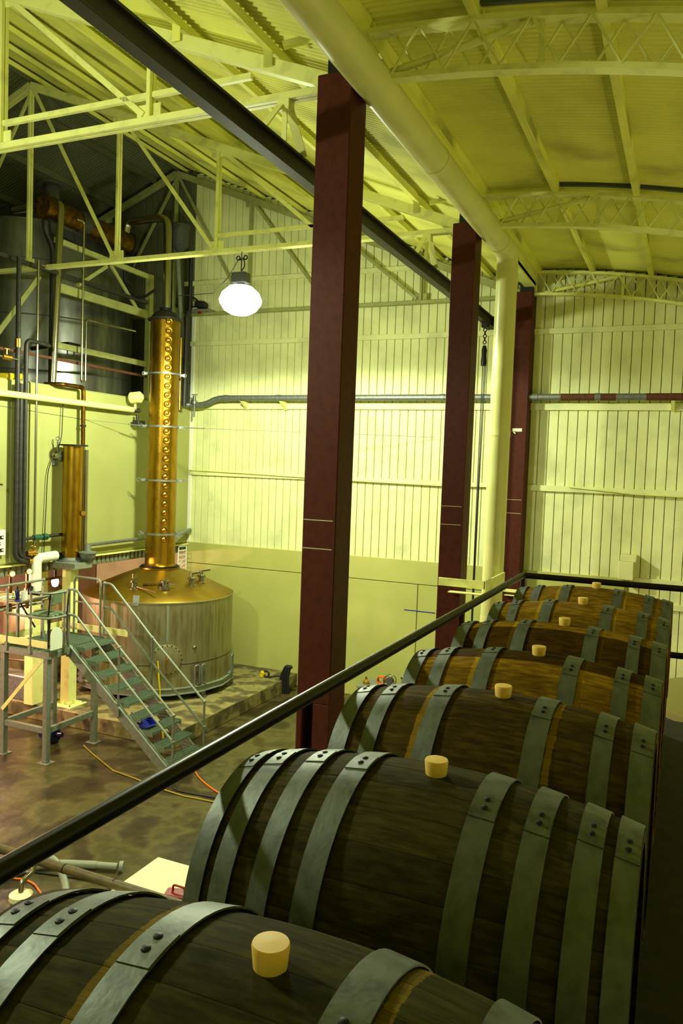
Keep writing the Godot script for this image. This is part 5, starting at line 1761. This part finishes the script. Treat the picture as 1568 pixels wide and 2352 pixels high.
	obj("spout", st, M.pipe_steel, t)
	st = mb()
	lathe(st, [Vector2(0, 0), Vector2(0.06, 0.0), Vector2(0.07, 0.05), Vector2(0.02, 0.09), Vector2(0.02, 0.14), Vector2(0, 0.14)], 14, Transform3D(Basis.IDENTITY, Vector3(-5.48, 0.55, -14.0)))
	tag(obj("brass_fitting", st, M.brass), "brass fitting at the left end of the far bench", "fitting")
	t = thing("hose_bundle", "black strapped hose bundle hung over the plinth's far corner", "hose", Vector3(-7.36, 0, -14.3))
	st = mb()
	for k in 4:
		tube(st, rounded([Vector3(-0.10 + k * 0.05, 0.02, 0.02), Vector3(-0.12 + k * 0.05, 0.34, 0.03), Vector3(-0.02 + k * 0.03, 0.56, 0.02), Vector3(0.03 + k * 0.03, 0.58, 0.0)], 0.1), 0.035, 8)
	obj("hoses", st, M.black, t)
	st = mb()
	tube(st, rounded([Vector3(-0.10, 0.33, 0.0), Vector3(-0.22, 0.34, 0.0), Vector3(-0.40, 0.30, 0.05)], 0.1), 0.02, 8)
	torus(st, Transform3D(Basis.from_euler(Vector3(PI / 2, 0, 0)), Vector3(-0.45, 0.36, 0.05)), 0.06, 0.02, 16, 6)
	obj("loop", st, M.black, t)
	st = mb()
	drum(st, Vector3(-0.56, 0.29, 0.06), Vector3(-0.52, 0.40, 0.06), 0.05, 12)
	obj("yellow_end", st, M.yellow, t)


func _ready() -> void:
	var cam := Camera3D.new()
	cam.name = "camera"
	cam.position = Vector3(0, EYE, 0)
	cam.rotation_degrees = Vector3(-3.14, 23.65, 2.085)
	cam.fov = 66.03
	cam.near = 0.05
	cam.far = 100.0
	add_child(cam)
	cam.current = true
	var we := WorldEnvironment.new()
	we.name = "environment"
	var e := Environment.new()
	e.background_mode = Environment.BG_COLOR
	e.background_color = Color(0, 0, 0)
	e.tonemap_mode = Environment.TONE_MAPPER_LINEAR
	e.tonemap_exposure = 1.0
	e.sdfgi_enabled = true
	e.ssao_enabled = true
	e.ssil_enabled = true
	we.environment = e
	add_child(we)
	# the high-bay lamp's light, just under its glowing refractor
	var main := SpotLight3D.new()
	main.name = "high_bay_light"
	main.position = Vector3(-6.47, 6.93, -10.6)
	main.rotation_degrees = Vector3(-90, 0, 0)
	main.spot_angle = 89.0
	main.spot_angle_attenuation = 0.12
	main.spot_range = 40.0
	main.spot_attenuation = 2.0
	main.light_color = Color(0.965, 1.0, 0.86)
	main.light_energy = 44.0
	main.light_size = 0.22
	main.shadow_enabled = true
	add_child(main)
	# the same lamp one pair of bays nearer, out of the frame at the left
	var second := main.duplicate()
	second.name = "high_bay_light_001"
	second.position = Vector3(-6.47, 6.93, -2.6)
	second.light_energy = 19.0
	add_child(second)
	# what the refractors throw sideways and up
	for k in 2:
		var side := OmniLight3D.new()
		side.name = ["refractor_light", "refractor_light_001"][k]
		side.position = main.position if k == 0 else second.position
		side.omni_range = 40.0
		side.omni_attenuation = 2.0
		side.light_color = main.light_color
		side.light_energy = [14.0, 19.0][k]
		side.light_size = 0.22
		side.shadow_enabled = true
		add_child(side)
	# the tube lamps: two under the upper deck, two at ground level right of the mezzanine
	for k in 4:
		var tube_l := OmniLight3D.new()
		tube_l.name = "tube_light" if k == 0 else "tube_light_%03d" % k
		tube_l.position = [Vector3(-11.9, 2.45, -9.8), Vector3(-11.9, 2.45, -6.4), Vector3(3.3, 2.45, -3.8), Vector3(3.3, 2.45, -9.6)][k]
		tube_l.omni_range = 30.0
		tube_l.omni_attenuation = 2.0
		tube_l.light_color = Color(1.0, 0.78, 0.74) if k < 2 else Color(1.0, 0.92, 0.72)
		tube_l.light_energy = [8.0, 12.0, 9.0, 6.5][k]
		tube_l.light_size = 0.06
		tube_l.shadow_enabled = true
		add_child(tube_l)
	make_materials()
	build_shell()
	build_steel()
	build_still()
	build_platform()
	build_mezzanine()
	high_bay(-10.6, "glowing high-bay lamp with grey gear box hanging from the second truss")
	high_bay(-2.6, "high-bay lamp out of the frame at the left, near the viewer")
	flood_light()
	loose_things()
